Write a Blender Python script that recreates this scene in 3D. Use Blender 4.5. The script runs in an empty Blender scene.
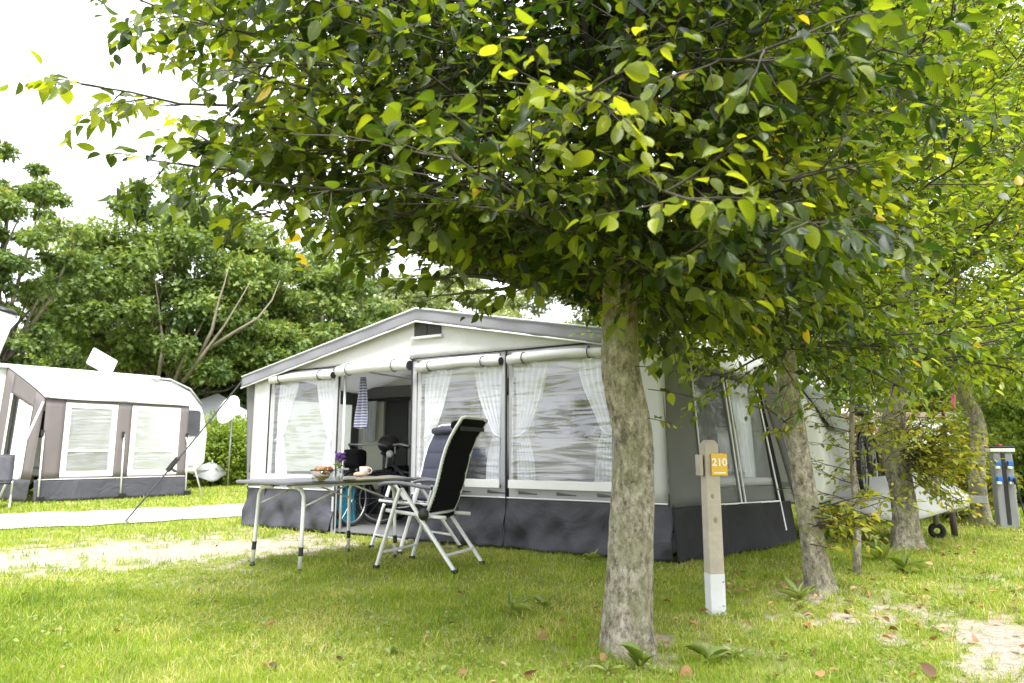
import bpy, math, random
import numpy as np
from mathutils import Vector, Matrix
PI = math.pi
SC = bpy.context.scene
COL = SC.collection
RNG = np.random.default_rng(7)
random.seed(7)

# ------------------------------------------------------------------ camera constants
FPX, CAMH, HOR = 700.0, 0.97, 452.0
TH = math.atan((HOR - 341.5) / FPX)
def ray(px, py):
    u = (px - 512) / FPX; v = (341.5 - py) / FPX
    return u, math.cos(TH) - v * math.sin(TH), math.sin(TH) + v * math.cos(TH)
def G(px, py, z=0.0):
    a, b, c = ray(px, py); s = (z - CAMH) / c
    return Vector((a * s, b * s, z))
def P(px, py, Y):
    a, b, c = ray(px, py); s = Y / b
    return Vector((a * s, Y, CAMH + c * s))

# ------------------------------------------------------------------ object helpers
def link(o, parent=None):
    COL.objects.link(o)
    if parent is not None: o.parent = parent
    return o
def tag(o, label=None, cat=None, group=None, kind=None):
    if label: o['label'] = label
    if cat: o['category'] = cat
    if group: o['group'] = group
    if kind: o['kind'] = kind
    return o
def empty(name, loc=(0, 0, 0), rz=0.0, label=None, cat=None, group=None):
    o = bpy.data.objects.new(name, None)
    o.location = loc; o.rotation_euler = (0, 0, rz); o.empty_display_size = 0.1
    link(o); tag(o, label, cat, group)
    return o
def copy_tree(o, parent=None):
    c = o.copy(); link(c, parent)
    for ch in list(o.children): copy_tree(ch, c)
    return c

class MB:
    def __init__(s): s.v = []; s.f = []
    def add(s, vs, fs):
        b = len(s.v); s.v += [tuple(x) for x in vs]; s.f += [tuple(i + b for i in f) for f in fs]; return s
    def box(s, c, d, m=None):
        hx, hy, hz = d[0] / 2, d[1] / 2, d[2] / 2
        vs = [Vector((x, y, z)) for x in (-hx, hx) for y in (-hy, hy) for z in (-hz, hz)]
        if m is not None: vs = [m @ q for q in vs]
        vs = [q + Vector(c) for q in vs]
        return s.add(vs, [(0, 1, 3, 2), (4, 6, 7, 5), (0, 4, 5, 1), (2, 3, 7, 6), (0, 2, 6, 4), (1, 5, 7, 3)])
    def bar(s, a, b, w, t, up=(0, 0, 1)):
        a = Vector(a); b = Vector(b); d = (b - a); L = d.length; x = d.normalized()
        z = Vector(up); y = z.cross(x)
        if y.length < 1e-4: y = Vector((0, 1, 0)).cross(x)
        y.normalize(); z = x.cross(y)
        m = Matrix((x, y, z)).transposed()
        return s.box((a + b) / 2, (L, w, t), m)
    def tube(s, pts, r, n=8, caps=True, rough=0.0, rng=None):
        pts = [Vector(p) for p in pts]
        rs = r if hasattr(r, '__len__') else [r] * len(pts)
        N = len(pts); ring = []; vs = []
        t0 = (pts[1] - pts[0]).normalized()
        x = t0.orthogonal().normalized()
        for i in range(N):
            t = (pts[min(i + 1, N - 1)] - pts[max(i - 1, 0)])
            if t.length < 1e-9: t = t0
            t.normalize()
            x = (x - t * x.dot(t))
            if x.length < 1e-6: x = t.orthogonal()
            x.normalize(); y = t.cross(x)
            for k in range(n):
                a = 2 * PI * k / n; q = rs[i]
                if rough and rng is not None: q *= 1 + rough * (rng.random() - .5) * 2
                vs.append(pts[i] + x * (math.cos(a) * q) + y * (math.sin(a) * q))
        fs = [(i * n + k, i * n + (k + 1) % n, (i + 1) * n + (k + 1) % n, (i + 1) * n + k) for i in range(N - 1) for k in range(n)]
        if caps: fs += [tuple(range(n - 1, -1, -1)), tuple((N - 1) * n + k for k in range(n))]
        return s.add(vs, fs)
    def grid(s, fn, nu, nv, thick=0.0):
        vs = [Vector(fn(i / nu, j / nv)) for j in range(nv + 1) for i in range(nu + 1)]
        fs = [(j * (nu + 1) + i, j * (nu + 1) + i + 1, (j + 1) * (nu + 1) + i + 1, (j + 1) * (nu + 1) + i) for j in range(nv) for i in range(nu)]
        return s.add(vs, fs)
    def prism(s, poly, ext, fn):
        """poly: list of 2D; ext=(a,b); fn(p2,e)->3D"""
        n = len(poly)
        vs = [fn(p, ext[0]) for p in poly] + [fn(p, ext[1]) for p in poly]
        fs = [tuple(range(n - 1, -1, -1)), tuple(range(n, 2 * n))] + [(i, (i + 1) % n, n + (i + 1) % n, n + i) for i in range(n)]
        return s.add(vs, fs)
    def lathe(s, prof, c=(0, 0, 0), n=20):
        vs = [(c[0] + r * math.cos(2 * PI * k / n), c[1] + r * math.sin(2 * PI * k / n), c[2] + z) for r, z in prof for k in range(n)]
        fs = [(i * n + k, i * n + (k + 1) % n, (i + 1) * n + (k + 1) % n, (i + 1) * n + k) for i in range(len(prof) - 1) for k in range(n)]
        return s.add(vs, fs)
    def torus(s, c, R, r, ax='y', n=28, m=8, M=None):
        vs = []
        for i in range(n):
            a = 2 * PI * i / n
            for k in range(m):
                b = 2 * PI * k / m
                q = R + r * math.cos(b); h = r * math.sin(b)
                p = {'y': Vector((q * math.cos(a), h, q * math.sin(a))), 'z': Vector((q * math.cos(a), q * math.sin(a), h)), 'x': Vector((h, q * math.cos(a), q * math.sin(a)))}[ax]
                if M is not None: p = M @ p
                vs.append(p + Vector(c))
        fs = [(i * m + k, ((i + 1) % n) * m + k, ((i + 1) % n) * m + (k + 1) % m, i * m + (k + 1) % m) for i in range(n) for k in range(m)]
        return s.add(vs, fs)
    def ball(s, c, r, n=12, m=8):
        r = r if hasattr(r, '__len__') else (r, r, r)
        vs = [(c[0] + r[0] * math.sin(PI * j / m) * math.cos(2 * PI * i / n), c[1] + r[1] * math.sin(PI * j / m) * math.sin(2 * PI * i / n), c[2] + r[2] * math.cos(PI * j / m)) for j in range(m + 1) for i in range(n)]
        fs = [(j * n + i, (j + 1) * n + i, (j + 1) * n + (i + 1) % n, j * n + (i + 1) % n) for j in range(m) for i in range(n)]
        return s.add(vs, fs)
    def build(s, name, mat, parent=None, smooth=False, bevel=0.0, solid=0.0, sub=0, label=None):
        me = bpy.data.meshes.new(name)
        me.from_pydata(s.v, [], s.f); me.update()
        if smooth: me.polygons.foreach_set('use_smooth', [True] * len(me.polygons))
        o = bpy.data.objects.new(name, me); me.materials.append(mat)
        if solid:
            q = o.modifiers.new('solid', 'SOLIDIFY'); q.thickness = solid; q.offset = 0
        if bevel:
            q = o.modifiers.new('bevel', 'BEVEL'); q.width = bevel; q.segments = 2; q.limit_method = 'ANGLE'
        if sub:
            q = o.modifiers.new('sub', 'SUBSURF'); q.levels = sub; q.render_levels = sub
        link(o, parent)
        if label: o['label'] = label
        return o

# ------------------------------------------------------------------ materials
def newmat(name):
    m = bpy.data.materials.new(name); m.use_nodes = True
    nt = m.node_tree; nt.nodes.clear()
    out = nt.nodes.new('ShaderNodeOutputMaterial')
    return m, nt, out
def nd(nt, t, **kw):
    n = nt.nodes.new(t)
    for k, v in kw.items():
        if k in n.inputs: n.inputs[k].default_value = v
        else: setattr(n, k, v)
    return n
def ramp(nt, stops, fac=None):
    r = nt.nodes.new('ShaderNodeValToRGB')
    e = r.color_ramp.elements
    while len(e) > 1: e.remove(e[-1])
    e[0].position = stops[0][0]; e[0].color = (*stops[0][1], 1)
    for p, c in stops[1:]:
        q = e.new(p); q.color = (*c, 1)
    if fac is not None: nt.links.new(fac, r.inputs['Fac'])
    return r
def simple(name, col, rough=.6, var=.12, scale=6.0, bump=.0, bscale=60., metal=0., spec=.5, transl=0.0, dirt=0.0, weave=0.0, fold=0.0):
    m, nt, out = newmat(name); L = nt.links.new
    tc = nd(nt, 'ShaderNodeTexCoord')
    p = nd(nt, 'ShaderNodeBsdfPrincipled', Roughness=rough, Metallic=metal)
    p.inputs['Specular IOR Level'].default_value = spec
    n = nd(nt, 'ShaderNodeTexNoise', Scale=scale, Detail=6., Roughness=.62); L(tc.outputs['Object'], n.inputs['Vector'])
    lo = tuple(c * (1 - var) for c in col); hi = tuple(min(1, c * (1 + var)) for c in col)
    r = ramp(nt, [(.3, lo), (.7, hi)], n.outputs['Fac'])
    colout = r.outputs['Color']
    if dirt:
        n3 = nd(nt, 'ShaderNodeTexNoise', Scale=2.3, Detail=9., Roughness=.7); L(tc.outputs['Object'], n3.inputs['Vector'])
        r3 = ramp(nt, [(.48, (0, 0, 0)), (.72, (1, 1, 1))], n3.outputs['Fac'])
        mx = nd(nt, 'ShaderNodeMixRGB'); mx.inputs['Color2'].default_value = (.16, .14, .10, 1)
        mm = nd(nt, 'ShaderNodeMath', operation='MULTIPLY'); mm.inputs[1].default_value = dirt
        L(r3.outputs['Color'], mm.inputs[0]); L(mm.outputs[0], mx.inputs['Fac']); L(colout, mx.inputs['Color1']); colout = mx.outputs['Color']
    L(colout, p.inputs['Base Color'])
    last = None
    if bump:
        n2 = nd(nt, 'ShaderNodeTexNoise', Scale=bscale, Detail=5., Distortion=fold * 1.2); L(tc.outputs['Object'], n2.inputs['Vector'])
        b = nd(nt, 'ShaderNodeBump', Strength=bump, Distance=.02 + .12 * fold); L(n2.outputs['Fac'], b.inputs['Height']); last = b
    if weave:
        w1 = nd(nt, 'ShaderNodeTexWave', Scale=180.); w1.bands_direction = 'X'; L(tc.outputs['Object'], w1.inputs['Vector'])
        w2 = nd(nt, 'ShaderNodeTexWave', Scale=180.); w2.bands_direction = 'Z'; L(tc.outputs['Object'], w2.inputs['Vector'])
        ad = nd(nt, 'ShaderNodeMath', operation='ADD'); L(w1.outputs['Fac'], ad.inputs[0]); L(w2.outputs['Fac'], ad.inputs[1])
        b2 = nd(nt, 'ShaderNodeBump', Strength=weave, Distance=.002); L(ad.outputs[0], b2.inputs['Height'])
        if last is not None: L(last.outputs['Normal'], b2.inputs['Normal'])
        last = b2
    if last is not None: L(last.outputs['Normal'], p.inputs['Normal'])
    if transl:
        t = nd(nt, 'ShaderNodeBsdfTranslucent'); L(colout, t.inputs['Color'])
        mx = nd(nt, 'ShaderNodeMixShader'); mx.inputs['Fac'].default_value = transl
        L(p.outputs[0], mx.inputs[1]); L(t.outputs[0], mx.inputs[2]); L(mx.outputs[0], out.inputs['Surface'])
    else: L(p.outputs[0], out.inputs['Surface'])
    return m

def leafmat(name, stops, tr_gain=2.4, transl=.42, rough=.42, veins=False, spec=.45):
    m, nt, out = newmat(name); L = nt.links.new
    at = nd(nt, 'ShaderNodeAttribute'); at.attribute_name = 'rnd'
    r = ramp(nt, stops, at.outputs['Fac']); col = r.outputs['Color']
    p = nd(nt, 'ShaderNodeBsdfPrincipled', Roughness=rough); p.inputs['Specular IOR Level'].default_value = spec
    if veins:
        uv = nd(nt, 'ShaderNodeUVMap'); sp = nd(nt, 'ShaderNodeSeparateXYZ'); L(uv.outputs[0], sp.inputs[0])
        ab = nd(nt, 'ShaderNodeMath', operation='ABSOLUTE'); L(sp.outputs[1], ab.inputs[0])
        ml = nd(nt, 'ShaderNodeMath', operation='MULTIPLY_ADD'); ml.inputs[1].default_value = -.75; L(ab.outputs[0], ml.inputs[0]); L(sp.outputs[0], ml.inputs[2])
        sn = nd(nt, 'ShaderNodeMath', operation='MULTIPLY'); sn.inputs[1].default_value = 75.; L(ml.outputs[0], sn.inputs[0])
        si = nd(nt, 'ShaderNodeMath', operation='SINE'); L(sn.outputs[0], si.inputs[0])
        b = nd(nt, 'ShaderNodeBump', Strength=.35, Distance=.002); L(si.outputs[0], b.inputs['Height']); L(b.outputs['Normal'], p.inputs['Normal'])
        rr = ramp(nt, [(.0, (.8, .82, .8)), (.8, (1., 1., 1.)), (1., (1.45, 1.4, 1.2))])
        mr = nd(nt, 'ShaderNodeMapRange'); mr.inputs['From Min'].default_value = -1; L(si.outputs[0], mr.inputs['Value']); L(mr.outputs[0], rr.inputs['Fac'])
        mu = nd(nt, 'ShaderNodeMixRGB', blend_type='MULTIPLY', Fac=1.); L(col, mu.inputs['Color1']); L(rr.outputs['Color'], mu.inputs['Color2']); col = mu.outputs['Color']
    L(col, p.inputs['Base Color'])
    t = nd(nt, 'ShaderNodeBsdfTranslucent')
    g = nd(nt, 'ShaderNodeMixRGB', blend_type='MULTIPLY', Fac=1.); L(col, g.inputs['Color1']); g.inputs['Color2'].default_value = (tr_gain * 1.08, tr_gain, tr_gain * .42, 1)
    L(g.outputs['Color'], t.inputs['Color'])
    mx = nd(nt, 'ShaderNodeMixShader'); mx.inputs['Fac'].default_value = transl
    L(p.outputs[0], mx.inputs[1]); L(t.outputs[0], mx.inputs[2]); L(mx.outputs[0], out.inputs['Surface'])
    return m

def barkmat(name, cols, scale=14., bump=.7, lichen=(.20, .20, .09), lich=.55):
    m, nt, out = newmat(name); L = nt.links.new
    tc = nd(nt, 'ShaderNodeTexCoord')
    mp = nd(nt, 'ShaderNodeMapping'); mp.inputs['Scale'].default_value = (1, 1, .6); L(tc.outputs['Object'], mp.inputs[0])
    n1 = nd(nt, 'ShaderNodeTexNoise', Scale=scale * 1.6, Detail=12., Roughness=.8); L(mp.outputs[0], n1.inputs['Vector'])
    n2 = nd(nt, 'ShaderNodeTexNoise', Scale=scale * .42, Detail=10., Roughness=.75); L(tc.outputs['Object'], n2.inputs['Vector'])
    n5 = nd(nt, 'ShaderNodeTexNoise', Scale=scale * .25, Detail=8., Roughness=.8); mp5 = nd(nt, 'ShaderNodeMapping'); mp5.inputs['Location'].default_value = (3, 5, 1); L(tc.outputs['Object'], mp5.inputs[0]); L(mp5.outputs[0], n5.inputs['Vector'])
    vo = nd(nt, 'ShaderNodeTexVoronoi', Scale=scale * 4); L(mp.outputs[0], vo.inputs['Vector'])
    r = ramp(nt, [(.40, cols[0]), (.5, cols[1]), (.60, cols[2])], n1.outputs['Fac'])
    r2 = ramp(nt, [(.47, (0, 0, 0)), (.56, (lich,) * 3)], n2.outputs['Fac'])
    mx = nd(nt, 'ShaderNodeMixRGB'); L(r2.outputs['Color'], mx.inputs['Fac']); L(r.outputs['Color'], mx.inputs['Color1']); mx.inputs['Color2'].default_value = (*lichen, 1)
    r5 = ramp(nt, [(.54, (0, 0, 0)), (.64, (.75, .75, .75))], n5.outputs['Fac'])
    mxd = nd(nt, 'ShaderNodeMixRGB'); L(r5.outputs['Color'], mxd.inputs['Fac']); L(mx.outputs['Color'], mxd.inputs['Color1']); mxd.inputs['Color2'].default_value = (cols[0][0] * .8, cols[0][1] * .8, cols[0][2] * .8, 1)
    sp = ramp(nt, [(.10, (1, 1, 1)), (.26, (0, 0, 0))], vo.outputs['Distance'])
    n4 = nd(nt, 'ShaderNodeTexNoise', Scale=scale * .9, Detail=4.); L(tc.outputs['Object'], n4.inputs['Vector'])
    r4 = ramp(nt, [(.50, (0, 0, 0)), (.57, (.9, .9, .9))], n4.outputs['Fac'])
    mm = nd(nt, 'ShaderNodeMixRGB', blend_type='MULTIPLY', Fac=1.); L(sp.outputs['Color'], mm.inputs['Color1']); L(r4.outputs['Color'], mm.inputs['Color2'])
    mx2 = nd(nt, 'ShaderNodeMixRGB'); L(mm.outputs['Color'], mx2.inputs['Fac']); L(mxd.outputs['Color'], mx2.inputs['Color1']); mx2.inputs['Color2'].default_value = (.60, .59, .53, 1)
    n7 = nd(nt, 'ShaderNodeTexNoise', Scale=scale * .7, Detail=5., Roughness=.6); mp7 = nd(nt, 'ShaderNodeMapping'); mp7.inputs['Location'].default_value = (9, 2, 7); L(tc.outputs['Object'], mp7.inputs[0]); L(mp7.outputs[0], n7.inputs['Vector'])
    r7 = ramp(nt, [(.66, (0, 0, 0)), (.70, (.8, .8, .8))], n7.outputs['Fac'])
    mx3 = nd(nt, 'ShaderNodeMixRGB'); L(r7.outputs['Color'], mx3.inputs['Fac']); L(mx2.outputs['Color'], mx3.inputs['Color1']); mx3.inputs['Color2'].default_value = (.42, .33, .10, 1); mx2 = mx3
    p = nd(nt, 'ShaderNodeBsdfPrincipled', Roughness=.9); p.inputs['Specular IOR Level'].default_value = .2
    L(mx2.outputs['Color'], p.inputs['Base Color'])
    ad = nd(nt, 'ShaderNodeMath', operation='ADD'); L(n1.outputs['Fac'], ad.inputs[0]); L(n2.outputs['Fac'], ad.inputs[1])
    b = nd(nt, 'ShaderNodeBump', Strength=bump, Distance=.05); L(ad.outputs[0], b.inputs['Height']); L(b.outputs['Normal'], p.inputs['Normal'])
    L(p.outputs[0], out.inputs['Surface'])
    return m

def pvcmat(name, refl=.35, milk=.12, wr=5.0, tint=(.9, .92, .92), crease=1.0):
    m, nt, out = newmat(name); L = nt.links.new
    tc = nd(nt, 'ShaderNodeTexCoord'); hs = []
    for k, (rot, sc, st) in enumerate((((0, .85, 0), (.30, 1, 2.4), 1.), ((0, -.6, 0), (.25, 1, 2.8), .9), ((0, .1, 0), (.5, 1, 1.6), .5))):
        mp = nd(nt, 'ShaderNodeMapping'); mp.inputs['Rotation'].default_value = rot; mp.inputs['Scale'].default_value = sc; mp.inputs['Location'].default_value = (k * 3.1, 0, k * 1.7); L(tc.outputs['Object'], mp.inputs[0])
        n = nd(nt, 'ShaderNodeTexNoise', Scale=wr, Detail=1.5, Distortion=.7); L(mp.outputs[0], n.inputs['Vector'])
        r = ramp(nt, [(.40, (0, 0, 0)), (.49, (.8, .8, .8)), (.51, (1, 1, 1)), (.56, (.75, .75, .75)), (.70, (.3, .3, .3))], n.outputs['Fac'])
        q = nd(nt, 'ShaderNodeMath', operation='MULTIPLY'); q.inputs[1].default_value = st; L(r.outputs['Color'], q.inputs[0]); hs.append(q)
    a1 = nd(nt, 'ShaderNodeMath', operation='ADD'); L(hs[0].outputs[0], a1.inputs[0]); L(hs[1].outputs[0], a1.inputs[1])
    ad = nd(nt, 'ShaderNodeMath', operation='ADD'); L(a1.outputs[0], ad.inputs[0]); L(hs[2].outputs[0], ad.inputs[1])
    b = nd(nt, 'ShaderNodeBump', Strength=.20 * crease, Distance=.03); L(ad.outputs[0], b.inputs['Height'])
    t = nd(nt, 'ShaderNodeBsdfTransparent'); t.inputs['Color'].default_value = (*tint, 1)
    g = nd(nt, 'ShaderNodeBsdfGlossy', Roughness=.24 if crease else .04); L(b.outputs['Normal'], g.inputs['Normal'])
    d = nd(nt, 'ShaderNodeBsdfDiffuse'); d.inputs['Color'].default_value = (.78, .80, .83, 1); L(b.outputs['Normal'], d.inputs['Normal'])
    m1 = nd(nt, 'ShaderNodeMixShader'); m1.inputs['Fac'].default_value = milk; L(t.outputs[0], m1.inputs[1]); L(d.outputs[0], m1.inputs[2])
    m2 = nd(nt, 'ShaderNodeMixShader'); m2.inputs['Fac'].default_value = refl; L(m1.outputs[0], m2.inputs[1]); L(g.outputs[0], m2.inputs[2])
    L(m2.outputs[0], out.inputs['Surface'])
    return m

M = {}
M['awn_white'] = simple('awning_white', (.67, .67, .665), .75, .04, 3, .35, 4, transl=.22, fold=.3, weave=.15)
M['awn_grey'] = simple('awning_grey', (.40, .40, .415), .75, .06, 3, .14, 8, transl=.06, weave=.15)
M['valance'] = simple('valance_grey', (.18, .18, .195), .75, .08, 3, .14, 8, weave=.15)
M['awn_mid'] = simple('awning_midgrey', (.145, .145, .145), .75, .08, 3, .14, 8, transl=.06, weave=.15)
M['awn_dark'] = simple('awning_darkgrey', (.038, .038, .047), .6, .14, 4, .6, 2.2, weave=.15, fold=.6)
M['awn_black'] = simple('awning_black', (.011, .011, .014), .75, .15, 4, .6, 2.2, weave=.15, fold=.6)
M['roof'] = simple('awning_roof', (.66, .66, .66), .7, .05, 3, .1, 6, transl=.33)
M['brown_cloth'] = simple('taupe_cloth', (.155, .135, .135), .8, .06, 3, .12, 6, transl=.05)
M['roof_cloth'] = simple('pale_roof_cloth', (.44, .425, .42), .75, .06, 3, .12, 5, transl=.1)
M['curtain'] = simple('curtain_cloth', (.86, .875, .93), .9, .02, 25, .0, 30, transl=.3)
M['white_trim'] = simple('white_trim', (.78, .78, .77), .5, .03)
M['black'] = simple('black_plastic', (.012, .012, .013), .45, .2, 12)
M['rubber'] = simple('black_rubber', (.018, .018, .018), .8, .2, 12)
M['alu'] = simple('pale_aluminium', (.74, .74, .73), .35, .05, 9, metal=.1)
M['grey_plastic'] = simple('grey_plastic', (.16, .16, .17), .5, .08, 10)
M['table_top'] = simple('table_board', (.13, .13, .14), .45, .12, 40)
M['black_mesh'] = simple('black_mesh_fabric', (.006, .006, .007), .85, .25, 60, .3, 90, spec=.15)
M['navy_pad'] = simple('navy_padding', (.030, .033, .055), .7, .2, 30, .3, 60)
M['caravan'] = simple('caravan_white', (.74, .74, .72), .35, .03, 2, dirt=.12)
M['caravan_grey'] = simple('caravan_grey', (.36, .37, .38), .4, .05, 4)
M['dark_glass'] = simple('dark_window', (.02, .022, .025), .08, .1, 3, spec=.8)
M['steel'] = simple('galvanised_steel', (.35, .35, .36), .45, .1, 12, metal=.7)
M['tarp'] = simple('white_tarp', (.64, .64, .65), .5, .05, 4, .5, 6)
M['wood_post'] = simple('post_wood', (.44, .385, .32), .85, .16, 5, .3, 30, dirt=.25)
M['knot'] = simple('post_knot', (.30, .23, .16), .85, .25, 20)
M['wood_dark'] = simple('dark_wood', (.06, .045, .035), .85, .2, 10, .4, 40)
M['white_paint'] = simple('white_paint', (.60, .61, .62), .6, .05, 9, .1, 30, dirt=.3)
M['yellow'] = simple('yellow_plate', (.72, .42, .02), .4, .04)
M['white_letter'] = simple('white_lettering', (.85, .85, .8), .5, .01)
M['pillar'] = simple('pillar_grey', (.23, .23, .245), .45, .06, 5, dirt=.1)
M['blue'] = simple('blue_socket', (.02, .13, .42), .4, .05)
M['teal'] = simple('teal_box', (.01, .17, .26), .5, .08)
M['red'] = simple('red_plastic', (.45, .03, .03), .4, .05)
M['pastry'] = simple('pastry', (.50, .22, .07), .6, .35, 45, .3, 40)
M['beige'] = simple('beige_ceramic', (.52, .44, .36), .35, .04)
M['peach'] = simple('peach_roll', (.68, .42, .28), .6, .1, 20)
M['olive'] = simple('olive_board', (.30, .28, .16), .6, .1, 30)
M['stem'] = simple('plant_stem', (.10, .20, .05), .6, .2, 30)
M['purple'] = simple('purple_petals', (.18, .06, .36), .6, .2, 60, transl=.3)
M['pink'] = simple('pink_ribbon', (.62, .14, .2), .6, .1, 20)
M['strap'] = simple('dark_strap', (.05, .055, .06), .7, .1, 20)
M['cream_foil'] = simple('milky_foil', (.60, .63, .58), .4, .04, 3, transl=.7)
M['cream_wall'] = simple('cream_panel', (.62, .62, .52), .5, .04, 3)
M['gwall'] = simple('pale_stone', (.52, .46, .40), .9, .22, 7, .6, 18)
M['brown_band'] = simple('brown_band', (.20, .15, .12), .8, .2, 6)
M['pvc'] = pvcmat('clear_foil_window', .17, .08, 3.2, (.97, .98, .98))
M['pvc_side'] = pvcmat('clear_foil_side', .14, .06, 2.6)
M['pvc_far'] = pvcmat('clear_foil_far', .30, .28, 2.2)
M['glass'] = pvcmat('clear_glass', .18, .02, .1, crease=0.)
M['mesh_net'] = simple('vent_net', (.035, .035, .035), .8, .15, 80)
# striped towel
def stripes(name, c1, c2, scale, direction='Z'):
    m, nt, out = newmat(name); L = nt.links.new
    tc = nd(nt, 'ShaderNodeTexCoord'); w = nd(nt, 'ShaderNodeTexWave', Scale=scale, Distortion=.6); w.bands_direction = direction
    L(tc.outputs['Object'], w.inputs['Vector'])
    r = ramp(nt, [(.45, c1), (.55, c2)], w.outputs['Fac'])
    p = nd(nt, 'ShaderNodeBsdfPrincipled', Roughness=.9); L(r.outputs[0], p.inputs['Base Color']); L(p.outputs[0], out.inputs['Surface'])
    return m
M['towel'] = stripes('striped_towel', (.10, .11, .19), (.42, .42, .52), 9., 'Z')

M['leaf_near'] = leafmat('hornbeam_leaf', [(0, (.007, .020, .003)), (.35, (.034, .058, .005)), (.7, (.105, .138, .009)), (.96, (.19, .22, .016)), (1, (.36, .27, .03))], 3.6, .41, .38, True, .5)
M['leaf_mid'] = leafmat('hornbeam_leaf_light', [(0, (.014, .032, .005)), (.35, (.06, .105, .009)), (.7, (.155, .21, .016)), (.96, (.25, .29, .024)), (1, (.40, .28, .03))], 2.7, .40, .40, False, .5)
M['leaf_yellow'] = leafmat('yellowing_leaf', [(0, (.09, .12, .015)), (.5, (.22, .25, .025)), (.85, (.40, .36, .04)), (1, (.30, .15, .03))], 1.9, .4, .5, False)
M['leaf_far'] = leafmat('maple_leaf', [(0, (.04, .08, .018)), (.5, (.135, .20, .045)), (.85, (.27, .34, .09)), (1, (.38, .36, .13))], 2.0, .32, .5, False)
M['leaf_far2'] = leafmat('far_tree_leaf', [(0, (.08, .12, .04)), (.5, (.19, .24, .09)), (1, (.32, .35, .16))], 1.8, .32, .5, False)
M['leaf_shrub'] = leafmat('shrub_leaf', [(0, (.07, .12, .02)), (.5, (.17, .25, .035)), (1, (.32, .36, .06))], 2.0, .35, .5, False)
M['leaf_brown'] = leafmat('brown_shrub_leaf', [(0, (.07, .055, .025)), (.5, (.15, .12, .055)), (1, (.24, .2, .09))], 1.4, .3, .6, False)
M['grass'] = leafmat('grass_blade', [(0, (.078, .135, .012)), (.45, (.175, .268, .018)), (.8, (.29, .355, .04)), (1, (.50, .46, .21))], 2.0, .35, .5, False, .3)
M['weed'] = leafmat('weed_leaf', [(0, (.12, .18, .03)), (1, (.28, .34, .10))], 1.8, .35, .45, False)
M['litter'] = leafmat('dead_leaf', [(0, (.05, .03, .02)), (.4, (.26, .13, .06)), (.8, (.42, .24, .11)), (1, (.5, .36, .2))], 1.2, .2, .7, False)
M['bark'] = barkmat('hornbeam_bark', [(.12, .105, .078), (.43, .38, .295), (.70, .65, .55)], 16., .9, (.34, .335, .19), .6)
M['bark_far'] = barkmat('far_bark', [(.05, .04, .03), (.13, .11, .085), (.24, .21, .17)], 6., .5)
M['branch'] = simple('branch_bark', (.05, .042, .032), .85, .3, 30)
M['limb'] = simple('pale_limb', (.19, .165, .115), .85, .3, 6, .4, 20)

# ------------------------------------------------------------------ numpy noise
_lat = np.random.default_rng(11).random((256, 256))
def vnoise(x, y, s):
    x = np.asarray(x, float) * s + 100.3; y = np.asarray(y, float) * s + 57.7
    xi = np.floor(x).astype(int); yi = np.floor(y).astype(int); fx = x - xi; fy = y - yi
    fx = fx * fx * (3 - 2 * fx); fy = fy * fy * (3 - 2 * fy)
    a = _lat[xi % 256, yi % 256]; b = _lat[(xi + 1) % 256, yi % 256]; c = _lat[xi % 256, (yi + 1) % 256]; d = _lat[(xi + 1) % 256, (yi + 1) % 256]
    return (a * (1 - fx) + b * fx) * (1 - fy) + (c * (1 - fx) + d * fx) * fy
def fbm(x, y, s):
    return (vnoise(x, y, s) + .5 * vnoise(x, y, s * 2.1) + .25 * vnoise(x, y, s * 4.3) + .12 * vnoise(x, y, s * 9)) / 1.87

# ------------------------------------------------------------------ world + lights
AZ = Vector((.14, -.52, .84)).normalized()
w = bpy.data.worlds.new('World'); SC.world = w; w.use_nodes = True
nt = w.node_tree; nt.nodes.clear()
out = nt.nodes.new('ShaderNodeOutputWorld'); bg = nt.nodes.new('ShaderNodeBackground')
sky = nt.nodes.new('ShaderNodeTexSky'); sky.sky_type = 'NISHITA'; sky.sun_disc = False
sky.sun_elevation = math.asin(AZ.z); sky.sun_rotation = math.atan2(AZ.x, AZ.y); sky.dust_density = 4.0; sky.air_density = 1.0
tc = nt.nodes.new('ShaderNodeTexCoord')
cl = nd(nt, 'ShaderNodeTexNoise', Scale=1.7, Detail=6.); nt.links.new(tc.outputs['Generated'], cl.inputs['Vector'])
cr = ramp(nt, [(.3, (8.9, 9.2, 9.8)), (.75, (10.4, 10.7, 11.2))], cl.outputs['Fac'])
mx = nd(nt, 'ShaderNodeMixRGB'); mx.inputs['Fac'].default_value = .9
nt.links.new(sky.outputs[0], mx.inputs['Color1']); nt.links.new(cr.outputs[0], mx.inputs['Color2'])
nt.links.new(mx.outputs[0], bg.inputs['Color']); bg.inputs['Strength'].default_value = .068
nt.links.new(bg.outputs[0], out.inputs['Surface'])
sun = bpy.data.lights.new('sun', 'SUN'); sun.energy = 2.1; sun.angle = math.radians(18); sun.color = (1, .985, .955)
so = bpy.data.objects.new('sun', sun); link(so); so.rotation_euler = (-AZ).to_track_quat('-Z', 'Y').to_euler(); so.location = (0, 0, 20)
cam = bpy.data.cameras.new('camera'); co = bpy.data.objects.new('camera', cam); link(co)
co.location = (0, 0, CAMH); co.rotation_euler = (PI / 2 + TH, 0, 0)
cam.sensor_width = 36; cam.lens = FPX / 1024 * 36; cam.clip_start = .05; cam.clip_end = 2000
cam.dof.use_dof = True; cam.dof.focus_distance = 5.0; cam.dof.aperture_fstop = 2.8
SC.camera = co
SC.view_settings.view_transform = 'Standard'; SC.view_settings.look = 'None'
SC.view_settings.exposure = 2.05; SC.view_settings.gamma = 1.0
SC.render.film_transparent = False
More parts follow.
